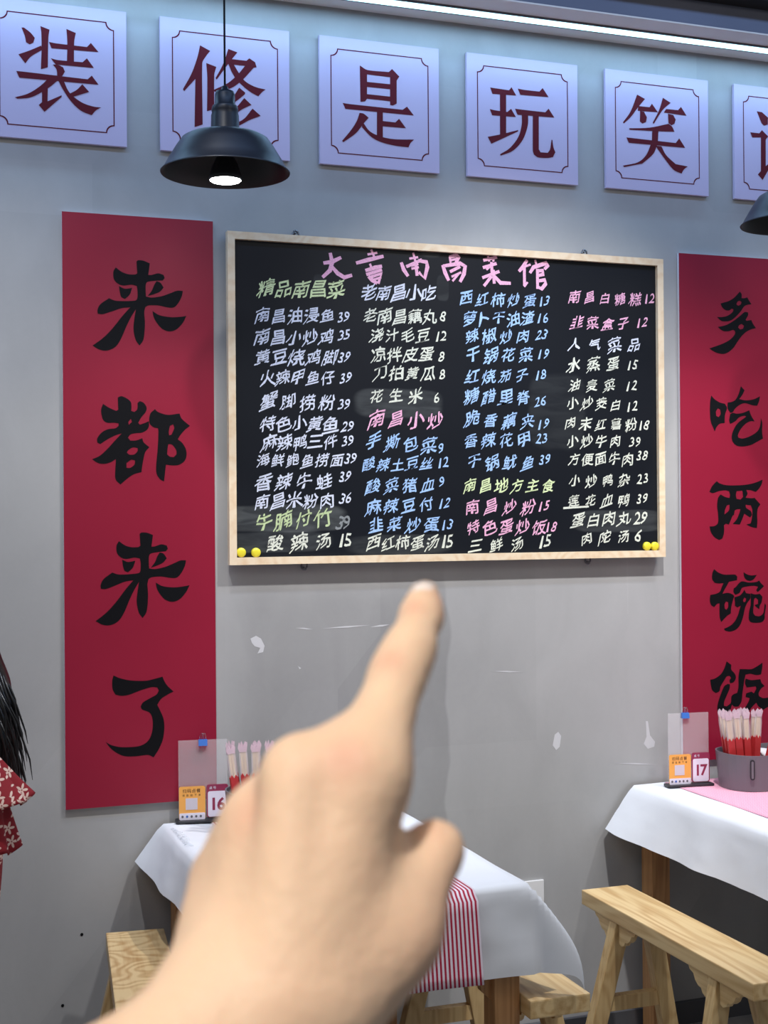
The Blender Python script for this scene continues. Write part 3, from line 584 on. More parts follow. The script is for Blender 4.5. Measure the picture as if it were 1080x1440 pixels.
# title in broad pink strokes
TITLE = [(5.4, (310, 315), [[(786,296),(845,288),(912,256)],[(834,224),(848,290),(832,352),(778,402)],[(846,325),(890,375),(940,406),(995,390)]]),
 (5.4, (500, 330), [[(120,118),(140,165)],[(8,215),(100,190),(208,165)],[(95,150),(160,138)],[(110,225),(125,262)],[(78,272),(150,250),(196,240)],[(85,302),(196,268)],[(100,320),(125,345),(160,368)],[(115,322),(196,296),(172,368)],[(130,345),(190,325)]]),
 (5.4, (500, 330), [[(438,142),(452,195)],[(388,242),(500,192)],[(348,215),(365,265),(396,312)],[(480,198),(538,208),(545,245),(524,332),(482,288)],[(412,182),(470,172)],[(425,235),(472,224)],[(428,258),(475,248)],[(455,200),(466,308)]]),
 (5.4, (500, 330), [[(715,172),(722,218)],[(715,170),(770,155),(782,168),(762,215)],[(722,195),(772,184)],[(662,235),(680,290),(705,345)],[(668,238),(795,218),(832,240),(822,300),(795,355)],[(720,280),(790,244)],[(732,318),(798,288)],[(738,350),(780,300)]]),
 (6.75, (640, 330), [[(272,242),(392,215)],[(312,208),(322,250)],[(372,205),(362,250)],[(268,312),(388,275)],[(300,330),(335,300)],[(262,408),(415,350)],[(345,265),(350,370)],[(362,340),(370,460)],[(342,398),(276,484)],[(370,393),(430,458),(522,462)]]),
 (6.75, (640, 330), [[(680,245),(645,305),(608,345)],[(642,310),(712,285)],[(656,310),(658,480)],[(658,490),(684,455)],[(760,245),(772,290)],[(712,360),(742,310),(868,268),(880,292),(850,325)],[(780,330),(782,510)],[(786,345),(830,340),(834,378),(792,388)],[(786,440),(850,430),(858,468),(820,515),(786,498)]])]
for ti, (scl, org, strokes) in enumerate(TITLE):
    V, Fc = [], []
    for st in strokes:
        P = [onY(org[0] + x / scl, org[1] + y / scl, BF) for x, y in st]; P = [Vector((p.x - board.location.x, p.z - board.location.z)) for p in P]
        wd = (.0068 if len(st) > 2 or (P[0] - P[1]).length > .035 else .0048)
        L, R_ = [], []
        for k, p in enumerate(P):
            d = (P[min(k + 1, len(P) - 1)] - P[max(k - 1, 0)]).normalized(); nrm = Vector((-d.y, d.x)); w_ = wd * (0.75 if k in (0, len(P) - 1) else 1)
            q = p - d * .002 if k == 0 else (p + d * .002 if k == len(P) - 1 else p)
            L.append(q + nrm * w_); R_.append(q - nrm * w_)
        o_ = len(V); V += [(p.x, BF - .0005 - .00006 * strokes.index(st) - board.location.y, p.y) for p in L + R_]; n = len(P)
        Fc += [(o_ + k, o_ + k + 1, o_ + k + 1 + n, o_ + k + n) for k in range(n - 1)]
    mesh_obj('chalk_title', V, Fc, CH['p'], board)
# underline left of the fourth column
P = [onY(x, y, BF) - board.location for x, y in ((792, 713), (828, 711), (828, 713.5), (792, 716))]
mesh_obj('chalk_underline', [(p.x, BF - .0005, p.z) for p in P], [(0, 1, 2, 3)], CH['k'], board)

# ------------------------------------------------------------------ pendant lamps
BULB = mat('led_bulb_face', (1, 1, 1, 1), 0.4); b = BULB.node_tree.nodes['Principled BSDF']
b.inputs['Emission Color'].default_value = (1, 0.99, 0.95, 1); b.inputs['Emission Strength'].default_value = 30
def pendant(px, label, mirror=0):
    c = onY(px, 243 if px < 600 else 316, -.55)
    o = empty('pendant_lamp', c, label, 'lamp', 'black industrial pendant lamps')
    outer = [(.1690, -.002), (.1700, .000), (.1640, .004), (.150, .030), (.128, .066), (.114, .086), (.100, .094), (.070, .101), (.040, .105)]
    inner = [(.0385, .102), (.070, .098), (.099, .091), (.112, .084), (.126, .064), (.148, .029), (.1625, .001), (.1690, -.002)]
    MB().lathe(outer, 72).build('shade', BLACKP, o, smooth=True)
    MB().lathe(inner, 72).build('shade_lining', INNERB, o, smooth=True)
    MB().lathe([(.040, .104), (.0375, .112), (.0365, .150), (.0340, .158), (.0355, .161), (.0340, .172), (.0325, .175), (.0270, .178), (.0265, .205), (.0240, .213), (.0110, .216), (.0080, .226), (.0035, .230), (0, .231)], 36).build('lamp_holder', BLACKP, o, smooth=True)
    MB().tube([(0, 0, .228), (0, 0, H + 2.3 - c.z)], .0028, 8).build('cord', BLACKP, o, smooth=True)
    MB().lathe([(0, .10), (.020, .10), (.022, .045), (.034, .018), (.042, -.006), (.0435, -.016), (.041, -.020)], 36).build('bulb_housing', DARKPL, o, smooth=True)
    MB().lathe([(.041, -.020), (.036, -.023), (.018, -.0245), (0, -.025)], 36).build('bulb', BULB, o, smooth=True)
    l = lamp('pendant_light', 'SPOT', (c.x, c.y, c.z - .03), (c.x, c.y, 0), 16, (1.0, 0.98, 0.95), 0.03, 125, 0.6)
    return o
PZ = onY(317, 243, -.55).z
pendant(317, 'black industrial pendant lamp hanging in front of the second square sign')
xr = onY(1055, 318, -.55).x + .169
o_ = pendant(1140, 'black industrial pendant lamp cut off at the right edge of the photo'); o_.location.x = xr
for l_ in [x for x in COL.objects if x.name.startswith('pendant_light')][-1:]: l_.location.x = xr

# ------------------------------------------------------------------ furniture
TOP = H - 0.905      # cloth surface
def bench(cx, cy, rot, label, L=.93, W=.165, HT=.555, seatm=None):
    o = empty('long_bench', (cx, cy, 0), label, 'bench', 'pine benches along the tables', rot)
    t = .046
    MB().box((-W / 2, -L / 2, HT - t), (W / 2, L / 2, HT), .004).build('seat', seatm or PINE, o)
    ly = L / 2 - .195
    for sx in (-1, 1):
        for sy in (-1, 1):
            top = Vector((sx * .050, sy * ly, HT - t - .0005)); bot = Vector((sx * .165, sy * (ly + .045), .0))
            MB().bar(bot, top, .052, .040, .003).build('leg', PINEL, o)
    for sy in (-1, 1):
        f = .42; x = .050 + (.165 - .050) * (1 - (.255 / (HT - t))); y = sy * (ly + .045 * (1 - .255 / (HT - t)))
        MB().bar((-x + .01, y, .255), (x - .01, y, .255), .045, .030, .002, up=(0, 1, 0)).build('stretcher', PINEL, o)
        for sx in (-1, 1):     # scroll brackets beside each leg under the seat edge
            for dr in (-1, 1):
                y0 = sy * ly + dr * .028
                prof = [(0, 0), (0, -.062), (.014, -.066), (.028, -.060), (.036, -.048), (.050, -.046), (.064, -.036), (.074, -.020), (.092, -.014), (.100, 0)]
                P = [(y0 + dr * u, HT - t + v_) for u, v_ in prof]
                xx = sx * .062
                MB().prism(P, 'x', xx - .010, xx + .010).build('scroll_bracket', PINE, o)
    return o
bench(2.105, -.668, math.radians(-.5), 'pine bench in front of the right table, clear of any cloth')
bench(1.524, -.578, math.radians(0), 'pine bench tucked under the white tablecloth corner in the middle')
bench(.584, -.582, math.radians(-6), 'pine bench with swirling grain on its seat, left of the table behind the hand', seatm=PINES)
bench(.02, -.62, 0, 'pine bench under the person in the red floral blouse')

# tablecloth: sheet folded over a rectangular top
def cloth(x0, x1, y0, y1, ovl, ovr, ovf, seed, name_label, ripple=.010):
    """y0 front (near), y1 back; overhang left, right, front"""
    rng = random.Random(seed)
    us = list(np.linspace(-ovl, 0, 15)[:-1]) + list(np.linspace(0, x1 - x0, 26)) + list((x1 - x0) + np.linspace(0, ovr, 15)[1:])
    vs_ = list(np.linspace(-ovf, 0, 17)[:-1]) + list(np.linspace(0, y1 - y0, 34))
    V = []
    ph = [rng.uniform(0, 6) for _ in range(8)]
    for vv in vs_:
        for uu in us:
            ex = -uu if uu < 0 else max(0, uu - (x1 - x0)); sx = -1 if uu < 0 else 1
            ey = -vv if vv < 0 else 0
            X = x0 + min(max(uu, 0), x1 - x0); Yy = y0 + max(vv, 0); Z = TOP
            if ex > 0 and ey > 0:
                r = math.hypot(ex, ey); th = math.atan2(ey, ex)
                fl = math.sin(2 * th) ** 1.2; slope0 = .08 + .56 * fl
                out = 0.0; dz = 0.0; ns = 12
                for q in range(ns):
                    rq = r * (q + .5) / ns; sl_ = slope0 * math.exp(-(rq / .235) ** 5) ; out += sl_ * r / ns; dz += math.sqrt(1 - sl_ * sl_) * r / ns
                ang = th * .55 + .15 if sx > 0 else th * .7 + .1
                X += sx * (out * math.cos(ang) + .006); Yy -= out * math.sin(ang) * .75 + .006; Z -= dz
            elif ex > 0:
                back = math.exp(-((y1 - Yy) / .45)); flare = (.16 + .46 * back if sx < 0 else .14)
                if sx > 0: flare += .25 * math.exp(-(Yy - y0) / .10)
                rp = ripple * (ex / .2) * math.sin(Yy * 17 + ph[0]) + ripple * .6 * (ex / .2) * math.sin(Yy * 31 + ph[1])
                out = ex * min(flare, .62) ; X += sx * (out + rp * .6 + .006 * min(1, ex / .02)); Z -= math.sqrt(max(ex * ex - out * out, 0))
            elif ey > 0:
                rp = ripple * (ey / .2) * math.sin(X * 19 + ph[2]) + ripple * .5 * (ey / .2) * math.sin(X * 37 + ph[3])
                out = ey * .10; Yy -= out + rp * .6 + .006 * min(1, ey / .02); Z -= math.sqrt(ey * ey - out * out)
            else:
                Z += .0010 * (1 + math.sin(X * 23 + ph[4]) * math.sin(Yy * 17 + ph[5]))
            if (ex > 0) != (ey > 0):
                nz = noise.noise(Vector((X * 16, Yy * 16, Z * 16 + seed))); X += sx * .0035 * abs(nz) if ex > 0 else 0; Yy -= .005 * nz if ey > 0 else 0
            Yy = min(Yy, -.004)
            V.append((X, Yy, Z))
    nu = len(us)
    Fc = [(j * nu + i, j * nu + i + 1, (j + 1) * nu + i + 1, (j + 1) * nu + i) for j in range(len(vs_) - 1) for i in range(nu - 1)]
    o = mesh_obj('tablecloth', V, Fc, CLOTHW, smooth=True)
    return tag(o, name_label, 'tablecloth', 'white tablecloths')
def table(x0, x1, y0, y1, label):
    cx, cy = (x0 + x1) / 2, (y0 + y1) / 2
    o = empty('dining_table', (cx, cy, 0), label, 'table', 'wooden dining tables')
    a, c = (x1 - x0) / 2 - .004, (y1 - y0) / 2 - .004; T = TOP - .0025
    MB().box((-a, -c, T - .03), (a, c, T), .002).build('tabletop', PINE2, o)
    lg = .068
    for sx in (-1, 1):
        for sy in (-1, 1):
            X, Y = sx * (a - .012 - lg / 2), sy * (c - .012 - lg / 2)
            MB().box((X - lg / 2, Y - lg / 2, 0), (X + lg / 2, Y + lg / 2, T - .03), .003).build('leg', PINE2, o)
    for sy in (-1, 1): MB().box((-a + .09, sy * (c - .05) - .011, T - .12), (a - .09, sy * (c - .05) + .011, T - .03)).build('apron', PINE2, o)
    for sx in (-1, 1): MB().box((sx * (a - .05) - .011, -c + .09, T - .12), (sx * (a - .05) + .011, c - .09, T - .03)).build('apron', PINE2, o)
    for sx in (-1, 1):   # scroll brackets at the front legs
        xl = sx * (a - .012 - lg)
        prof = [(0, -.12), (.085, -.12), (.078, -.165), (.055, -.190), (.035, -.215), (.025, -.262), (0, -.285)]
        MB().prism([(xl - sx * u, T + v_) for u, v_ in prof], 'y', -c + .035, -c + .058).build('scroll_bracket', PINE2, o)
    return o
T16 = (.735, 1.455, -1.005, -.02); T17 = (2.325, 3.045, -1.0, -.02)
table(T16[0], T16[1], T16[2], T16[3], 'wooden table numbered 16 under a white cloth, partly behind the pointing hand')
table(T17[0], T17[1], T17[2], T17[3], 'wooden table numbered 17 under a white cloth at the right')
cloth(T16[0], T16[1], T16[2], T16[3], .13, .215, .215, 1, 'white tablecloth on the table numbered 16, hanging over its front corner')
cloth(T17[0], T17[1], T17[2], T17[3], .175, .18, .2, 5, 'white tablecloth on the table numbered 17, hanging toward the bench')

STRIPE = mat('striped_cotton', srgb(240, 225, 232), 0.8); g = N(STRIPE); v = g.mapping()
sep = g.node('ShaderNodeSeparateXYZ'); g.link(v, sep.inputs[0])
fr = g.math('FRACT', g.math('MULTIPLY', sep.outputs[0], 1 / .0098))
g.link(g.mix(g.ramp(g.math('ABSOLUTE', g.math('SUBTRACT', fr, .5)), .22, .26, 1.0, 0.0), srgb(242, 226, 236), srgb(176, 26, 62)), g.b.inputs['Base Color'])
STRIPE2 = mat('pink_striped_cotton', srgb(240, 180, 200), 0.8); g = N(STRIPE2); v = g.mapping()
sep = g.node('ShaderNodeSeparateXYZ'); g.link(v, sep.inputs[0])
wob = g.math('ADD', sep.outputs[1], g.math('MULTIPLY', g.math('SINE', g.math('MULTIPLY', sep.outputs[0], 520)), .0016))
fr = g.math('FRACT', g.math('MULTIPLY', wob, 1 / .0085))
g.link(g.mix(g.ramp(g.math('ABSOLUTE', g.math('SUBTRACT', fr, .5)), .15, .30, 1.0, 0.0), srgb(250, 205, 220), srgb(232, 120, 156)), g.b.inputs['Base Color'])
def runner(x0, x1, T, front, m, label):
    prof = [(T[3] - .012, TOP + .0035)] + [(y, TOP + .0035) for y in np.linspace(T[3] - .05, T[2] + .01, 20)]
    if front: prof += [(T[2] - .004, TOP + .002), (T[2] - .013, TOP - .008)] + [(T[2] - .013 - .012 - .10 * d - .010 * d / .2 , TOP - d) for d in np.linspace(.02, front, 9)]
    cx = (x0 + x1) / 2; xs = np.linspace(x0, x1, 16); V = []
    for k, (y, z) in enumerate(prof):
        for x in xs:
            dd = max(0, TOP - z); V.append((x - cx, y + (-.004 * dd / .2 * math.sin(x * 19 + 1)), z))
    n = len(xs); Fc = [(j * n + i, j * n + i + 1, (j + 1) * n + i + 1, (j + 1) * n + i) for j in range(len(prof) - 1) for i in range(n - 1)]
    o = mesh_obj('table_runner', V, Fc, m, smooth=True, loc=(cx, 0, 0))
    so = o.modifiers.new('thick', 'SOLIDIFY'); so.thickness = .0012; so.offset = 1
    return tag(o, label, 'table runner')
runner(.87, 1.310, T16, .212, STRIPE, 'red and white striped runner hanging over the front of the white tablecloth')
runner(2.435, 2.93, T17, .19, STRIPE2, 'pink finely striped runner on the table numbered 17')
# frayed edge of the cloth on the left of table 16
F_ = MB()
rr = random.Random(3)
for k in range(22):
    y = -.10 - k * .010; x = T16[0] + .004 + rr.uniform(0, .004); a0 = Vector((x, y, TOP + .003))
    F_.tube([a0, a0 + Vector((rr.uniform(.004, .012), -rr.uniform(.004, .012), .004)), a0 + Vector((rr.uniform(.012, .024), -rr.uniform(.012, .026), rr.uniform(-.001, .003)))], .0009, 4)
fr_ = F_.build('frayed_fringe', CLOTHW, next(o for o in COL.objects if o.name == 'tablecloth'))
fr_['kind'] = 'stuff'

# ------------------------------------------------------------------ table number holders
ACR = mat('clear_acrylic', (.97, .95, .98, 1), 0.04, IOR=1.45); ACR.node_tree.nodes['Principled BSDF'].inputs['Transmission Weight'].default_value = .0
ACR.node_tree.nodes['Principled BSDF'].inputs['Alpha'].default_value = .17
ORANGE = mat('orange_card', srgb(248, 176, 84), 0.4); CARDW = mat('white_card', srgb(238, 232, 246), 0.4); CARDM = mat('maroon_card', srgb(150, 50, 82), 0.4)
QRM = mat('grey_square', srgb(214, 206, 214), 0.6); DKTXT = mat('dark_text', srgb(70, 40, 30), 0.6)
def rrect(w_, h_, r, x0=0, z0=0, n=5):
    P = []
    for cx, cz, t0 in ((x0 + w_ - r, z0 + r, -90), (x0 + w_ - r, z0 + h_ - r, 0), (x0 + r, z0 + h_ - r, 90), (x0 + r, z0 + r, 180)):
        for k in range(n): t = math.radians(t0 + 90 * k / (n - 1)); P.append((cx + r * math.cos(t), cz + r * math.sin(t)))
    return P
def text_local(name, s_, cx, cz, h, m, parent, y, gap=.9, yoff=.0):
    V, Fc = [], []; n = len(s_)
    for k, c in enumerate(s_):
        co, fs, lo, hi = GL['B' + c if c.isdigit() else c]; u = (co - (lo + hi) / 2) * h / (.95 if not c.isdigit() else .72)
        o_ = len(V); V += [(cx + (k - (n - 1) / 2) * h * gap + p[0], y, cz + p[1]) for p in u]; Fc += [tuple(i + o_ for i in f) for f in fs]
    return mesh_obj(name, V, Fc, m, parent)
def holder(x, y, rot, num, label):
    o = empty('table_number_holder', (x, y, TOP + .0045), label, 'number holder', 'acrylic table number holders', rot)
    MB().prism(rrect(.166, .050, .010, -.083, -.026), 'z', 0, .006).build('base', DARKPL, o)
    MB().box((-.073, .0005, .006), (.073, .0030, .242), .0006).build('acrylic_sheet', ACR, o)
    MB().prism(rrect(.078, .100, .006, -.072, .005), 'y', -.0042, -.0030).build('orange_card', ORANGE, o)
    MB().prism(rrect(.076, .020, .003, -.071, .006), 'y', -.0050, -.0043).build('white_strip', CARDW, o)
    MB().box((-.0525, -.0050, .036), (-.0175, -.0043, .070)).build('blank_square', QRM, o)
    text_local('card_text', '扫码点餐', -.035, .092, .012, DKTXT, o, -.0047, 1.15); text_local('card_text', '请自助下单', -.035, .079, .007, DKTXT, o, -.0047, 1.7)
    for k, m_ in enumerate((GREYPL, BLUEC, GREYPL, GREYPL, GREYPL)):
        MB().prism([(-.062 + k * .0135 + .0035 * math.cos(t), .016 + .0038 * math.sin(t)) for t in [j * math.pi / 4 for j in range(8)]], 'y', -.0056, -.0050).build('payment_icon', m_, o)
    MB().prism(rrect(.064, .098, .007, .010, .010), 'y', -.0030, -.0012).build('number_card', CARDM, o)
    MB().prism(rrect(.057, .076, .006, .0135, .012), 'y', -.0038, -.0030).build('number_field', CARDW, o)
    text_local('table_number', num, .042, .050, .036, CARDM, o, -.0042, .62)
    text_local('card_text', '桌号', .028, .098, .009, CARDW, o, -.0034, 1.3)
    c = empty('binder_clip', (x, y + .001, TOP + .2295), 'small blue binder clip on the acrylic holder ' + ('left of the hand' if num == '16' else 'beside the right red banner'), 'binder clip', None, rot)
    dx = -.0 if num == '16' else -.012
    MB().prism([(-.010, .0), (.010, 0), (.0045, .018), (-.0045, .018)], 'x', dx - .013, dx + .013).build('clip_body', BLUEC, c)
    for sx in (-1, 1): MB().tube([(dx + sx * .008, -.001, .016), (dx + sx * .009, -.003, .026), (dx + sx * .006, -.004, .036), (dx + sx * .001, -.004, .037), (dx + sx * .0035, -.002, .018)], .0008, 6).build('clip_handle', CHROME, c, smooth=True)
    return o
def mid(a, b): return (a + b) / 2
h16 = mid(onZ(245, 1156, TOP), onZ(318, 1152, TOP)); h17 = mid(onZ(940, 1108, TOP), onZ(1002, 1106, TOP))
holder(h16.x + .004, h16.y - .026, math.radians(-8), '16', 'clear acrylic number holder with orange card, at the foot of the left red banner')
holder(h17.x, h17.y + .010, math.radians(-7), '17', 'clear acrylic number holder with orange card, beside the grey caddy on the right')

# ------------------------------------------------------------------ baskets, chopsticks, tissues
def basket(cx, cy, label, hx=.18, hy=.108, ht=.118):
    o = empty('table_caddy', (cx, cy, TOP + .0045), label, 'caddy', 'grey plastic table caddies')
    outer0 = rrect(2 * hx - .02, 2 * hy - .02, hy * .82, -hx + .01, -hy + .01, 10); outer1 = rrect(2 * hx, 2 * hy, hy * .88, -hx, -hy, 10)
    inner1 = rrect(2 * hx - .009, 2 * hy - .009, hy * .86, -hx + .0045, -hy + .0045, 10); inner0 = rrect(2 * hx - .03, 2 * hy - .03, hy * .8, -hx + .015, -hy + .015, 10)
    n = len(outer0); V = [(x, y, 0) for x, y in outer0] + [(x, y, ht) for x, y in outer1] + [(x, y, ht) for x, y in inner1] + [(x, y, .004) for x, y in inner0]
    Fc = [(a * n + i, a * n + (i + 1) % n, (a + 1) * n + (i + 1) % n, (a + 1) * n + i) for a in range(3) for i in range(n)] + [tuple(range(n))[::-1], tuple(3 * n + i for i in range(n))]
    ob = mesh_obj('tub', V, Fc, GREYPL, o); 
    sl = MB().prism(rrect(.015, .066, .0074, -.0075, .040, 6), 'y', -.0012, .003).build('slot', DARKPL, o)
    sl.location = (-.130, -.0972, 0); sl.rotation_euler = (0, 0, math.radians(-28))
    sl2 = MB().prism(rrect(.007, .056, .0034, -.0035, .045, 6), 'y', -.0016, .002).build('slot_recess', GREYPL, sl)
    return o
BK17 = (2.555 + .18, -.195); BK16 = (1.062, -.215)
basket(*BK17, 'grey plastic caddy on the table holding chopsticks and tissues, at the right')
basket(*BK16, 'grey plastic caddy on the left table, mostly hidden by the hand')
BAMB = wood('bamboo', srgb(236, 214, 176), srgb(214, 184, 140), (40, 40, 2), knots=False)
REDF = mat('red_film', srgb(186, 48, 50), 0.3); FILM = mat('clear_film', (.95, .9, .93, 1), 0.12); FILM.node_tree.nodes['Principled BSDF'].inputs['Alpha'].default_value = .30
PINKF = mat('crimped_film', srgb(238, 214, 224), 0.12); PINKF.node_tree.nodes['Principled BSDF'].inputs['Alpha'].default_value = .55
def packet(base, tilt_x, tilt_y, rot, label, group, redband=True, proto=[None]):
    o = empty('chopstick_packet', base, label, 'chopsticks', group, rot); o.rotation_euler = (tilt_y, tilt_x, rot)
    kids = proto[0]
    if kids is None:
        k1 = MB().box((-.0075, -.003, .004), (-.0008, .003, .222), .001).build('chopstick', BAMB, o)
        k2 = MB().box((.0008, -.003, .004), (.0075, .003, .222), .001).build('chopstick', BAMB, o)
        w_ = MB()
        P = [(-.0115, .012), (-.0118, .20), (-.0105, .222), (.0105, .222), (.0118, .20), (.0115, .012)]
        w_.prism(P, 'y', -.0040, .0040)
        k3 = w_.build('wrapper', FILM, o)
        k4 = MB().prism([(-.0116, .010), (.0116, .010), (.0118, .150), (.006, .158), (0, .148), (-.006, .160), (-.0118, .152)], 'y', -.0046, .0046).build('red_band', REDF, o)
        m5 = MB()
        for k, dy in enumerate((-.004, .0, .004)):
            m5.prism([(-.0100, .220), (-.014 + .002 * k, .232), (-.010, .246 - .004 * k), (-.006, .236), (-.002, .243 + .002 * k), (.002, .233), (.007, .247 - .003 * k), (.014, .238 + .002 * k), (.0115, .228), (.0100, .220)], 'y', dy - .0008, dy + .0008)
        k5 = m5.build('crimped_end', PINKF, o)
        proto[0] = (k1, k2, k3, k4, k5)
    else:
        for k in kids: c = k.copy(); c.parent = o; COL.objects.link(c)
    return o
rr = random.Random(11)
for num, (bx, by), nn in (('right', BK17, 12), ('left', BK16, 12)):
    x0 = bx - .156
    for k in range(nn):
        row = k % 3; q = k // 3; xx = x0 + .010 + q * .0245 + row * .008; yy = by - .028 + row * .026
        lean = -.14 + q * .062 + rr.uniform(-.012, .012)
        if k == nn - 1:
            packet(Vector((x0 + .102, by - .040, TOP + .016)), .30, 0, 0, 'red wrapped chopsticks leaning out at the end of the %s bunch' % num, 'chopsticks in the %s caddy' % num)
        else:
            packet(Vector((xx, yy, TOP + .012 + rr.uniform(0, .008))), lean, rr.uniform(-.03, .03), rr.uniform(-.25, .25),
                   'wrapped wooden chopsticks standing in the bunch in the %s grey caddy' % num, 'chopsticks in the %s caddy' % num)
TIS = mat('tissue_paper', srgb(240, 240, 242), 0.9)
V = []; nx_, ny_ = 12, 8
for j in range(ny_):
    for i in range(nx_):
        u, v_ = i / (nx_ - 1), j / (ny_ - 1)
        V.append((BK17[0] - .03 + u * .15, BK17[1] - .07 + v_ * .10, TOP + .095 + .030 * u + .014 * math.sin(u * 5 + v_ * 2) + .012 * v_ + .006 * math.sin(v_ * 9)))
tis = mesh_obj('paper_napkins', V, [(j * nx_ + i, j * nx_ + i + 1, (j + 1) * nx_ + i + 1, (j + 1) * nx_ + i) for j in range(ny_ - 1) for i in range(nx_ - 1)], TIS, smooth=True)
so = tis.modifiers.new('stack', 'SOLIDIFY'); so.thickness = .012; so.offset = -1
tag(tis, 'white folded paper napkins in the grey caddy on the right table', 'napkins')

# ------------------------------------------------------------------ wall socket
p = onY(765, 1237, -.008); sk = empty('wall_socket', (p.x - .043, 0, p.z - .043), 'white wall socket low on the wall behind the tablecloth corner', 'socket')
MB().box((-.043, -.008, -.043), (.043, 0, .043), .002).build('plate', WHITEPL, sk)
for x, z, a_ in ((-.009, -.012, .5), (.009, -.012, -.5), (0, .006, 0)):
    MB().box((-.0015, -.0004, -.004), (.0015, .0, .004)).build('pin_hole', INK, sk, loc=(x, -.0082, z)).rotation_euler = (0, a_, 0)

# ------------------------------------------------------------------ pointing hand
def cl(px, py, d): return ((px - 540) / FPX * d, (720 - py) / FPX * d, -d)
HP = []   # (a, b, ra, rb, k)
def seg(a, b, k=.006): HP.append((cl(*a[:3]), cl(*b[:3]), a[3], b[3], k))
WR = [(367, 1369, .392, .0165), (413, 1421, .388, .0165)]
IM, MM, RM, PM = (511, 1088, .404, .0126), (424, 1092, .402, .0118), (364, 1156, .414, .0108), (312, 1238, .431, .0098)
# index finger
seg(IM, (561, 945, .428, .0082)); seg((561, 945, .428, .0082), (577, 912, .434, .0074)); seg((577, 912, .434, .0074), (593, 866, .446, .0064)); seg((593, 866, .446, .0064), (597, 836, .453, .0052))
# metacarpals, back of the hand
seg(IM, (440, 1390, .390, .0165), .010); seg(MM, (408, 1390, .385, .0160), .006); seg(RM, (352, 1385, .392, .0150), .005); seg(PM, (306, 1378, .394, .0150), .010)
# palm side
seg((505, 1110, .420, .013), (440, 1390, .402, .016), .012); seg((425, 1120, .420, .0125), (390, 1390, .400, .016), .012); seg((355, 1180, .428, .012), (345, 1380, .404, .015), .012)
# web between index and middle
seg((480, 1075, .408, .0100), (455, 1090, .410, .0100), .012); seg((405, 1120, .412, .0090), (385, 1140, .414, .0090), .008); seg((348, 1188, .418, .0085), (332, 1214, .422, .0085), .008)
# curled fingers under the palm
for m_, pts in ((MM, [(445, 1138, .442, .0100), (470, 1215, .446, .0085), (465, 1255, .430, .0078)]), (RM, [(375, 1198, .448, .0096), (402, 1270, .450, .0082), (402, 1305, .434, .0074)]), (PM, [(322, 1268, .454, .0084), (352, 1325, .453, .0072), (356, 1350, .440, .0066)])):
    c0 = m_
    for q in pts: seg(c0, q, .0035); c0 = q
# thumb
seg((470, 1400, .394, .0150), (556, 1300, .404, .0130), .012); seg((556, 1300, .404, .0130), (611, 1196, .418, .0090), .007); seg((611, 1196, .418, .0090), (572, 1212, .438, .0085), .003)
seg((572, 1212, .438, .0085), (535, 1222, .448, .0072), .003)
seg((500, 1240, .410, .0130), (530, 1330, .402, .0130), .012)
# wrist and forearm
for (x, y, d, r) in WR:
    seg((x, y, d, r), (x - 240, y + 211, .362, .0195), .012); seg((x - 240, y + 211, .362, .0195), (x - 560, y + 520, .325, .0250), .012)
# tendons
seg((500, 1110, .3955, .0028), (440, 1330, .3830, .0020), .010); seg((415, 1120, .3940, .0026), (400, 1330, .3810, .0018), .010); seg((362, 1180, .403, .0024), (368, 1330, .3850, .0018), .010)
def hand_sdf(P):
    D = None
    for a, b_, ra, rb, k in HP:
        d = cone_sdf(P, a, b_, ra, rb)
        D = d if D is None else smin(D, d, k)
    return D
allp = np.array([h[0] for h in HP] + [h[1] for h in HP]); lo, hi = allp.min(0) - .028, allp.max(0) + .028
lo[1] = cl(0, 1840, .33)[1]
# two grids: fine hand
V, Fq = surface_nets(hand_sdf, lo, hi, .0022)
SKIN = mat('skin', srgb(232, 190, 162), 0.56, bump=0.10, bscale=220)
g = N(SKIN); bs = g.b
bs.inputs['Subsurface Weight'].default_value = .15; bs.inputs['Subsurface Radius'].default_value = (.010, .004, .002); bs.inputs['Subsurface Scale'].default_value = .6
at_ = g.node('ShaderNodeAttribute'); at_.attribute_name = 'flush'
v = g.mapping()
n1 = g.noise(v, 28, 4); f = g.math('ADD', at_.outputs['Fac'], g.ramp(n1, .4, .75, 0, .12), clamp=True)
g.link(g.mix(f, srgb(248, 212, 180), srgb(226, 156, 132)), bs.inputs['Base Color'])
wrist = at(345, 1400, .385)
Rm = np.array([[R3.x, U3.x, -FWD.x], [R3.y, U3.y, -FWD.y], [R3.z, U3.z, -FWD.z]])
Wv = V @ Rm.T + np.array(EYE) - np.array(wrist)
hand = mesh_obj('pointing_hand', Wv, [tuple(q) for q in Fq.tolist()], SKIN, smooth=True, loc=wrist)
tag(hand, "person's left hand and wrist, index finger stretched out pointing up at the chalkboard", 'hand')
fl = np.zeros(len(V))
for q, r, s_ in (((486, 1062, .39), .008, .55), ((420, 1060, .39), .008, .15), ((548, 928, .42), .005, .5), ((584, 858, .44), .004, .6), ((612, 1155, .41), .007, .4), ((575, 1080, .41), .010, .3), ((617, 850, .447), .006, .5), ((597, 1300, .41), .018, .35), ((345, 1140, .40), .009, .4)):
    c = np.array(cl(*q)); fl = np.maximum(fl, s_ * np.exp(-((np.linalg.norm(V - c, axis=1) / r) ** 2)))
at2 = hand.data.attributes.new('flush', 'FLOAT', 'POINT'); at2.data.foreach_set('value', fl.astype(np.float32))
sm = hand.modifiers.new('smooth', 'SMOOTH'); sm.factor = .5; sm.iterations = 3
NAIL = mat('fingernail', srgb(255, 240, 234), 0.15)
c0, c1 = at(599, 832, .4475), at(595, 866, .4415)
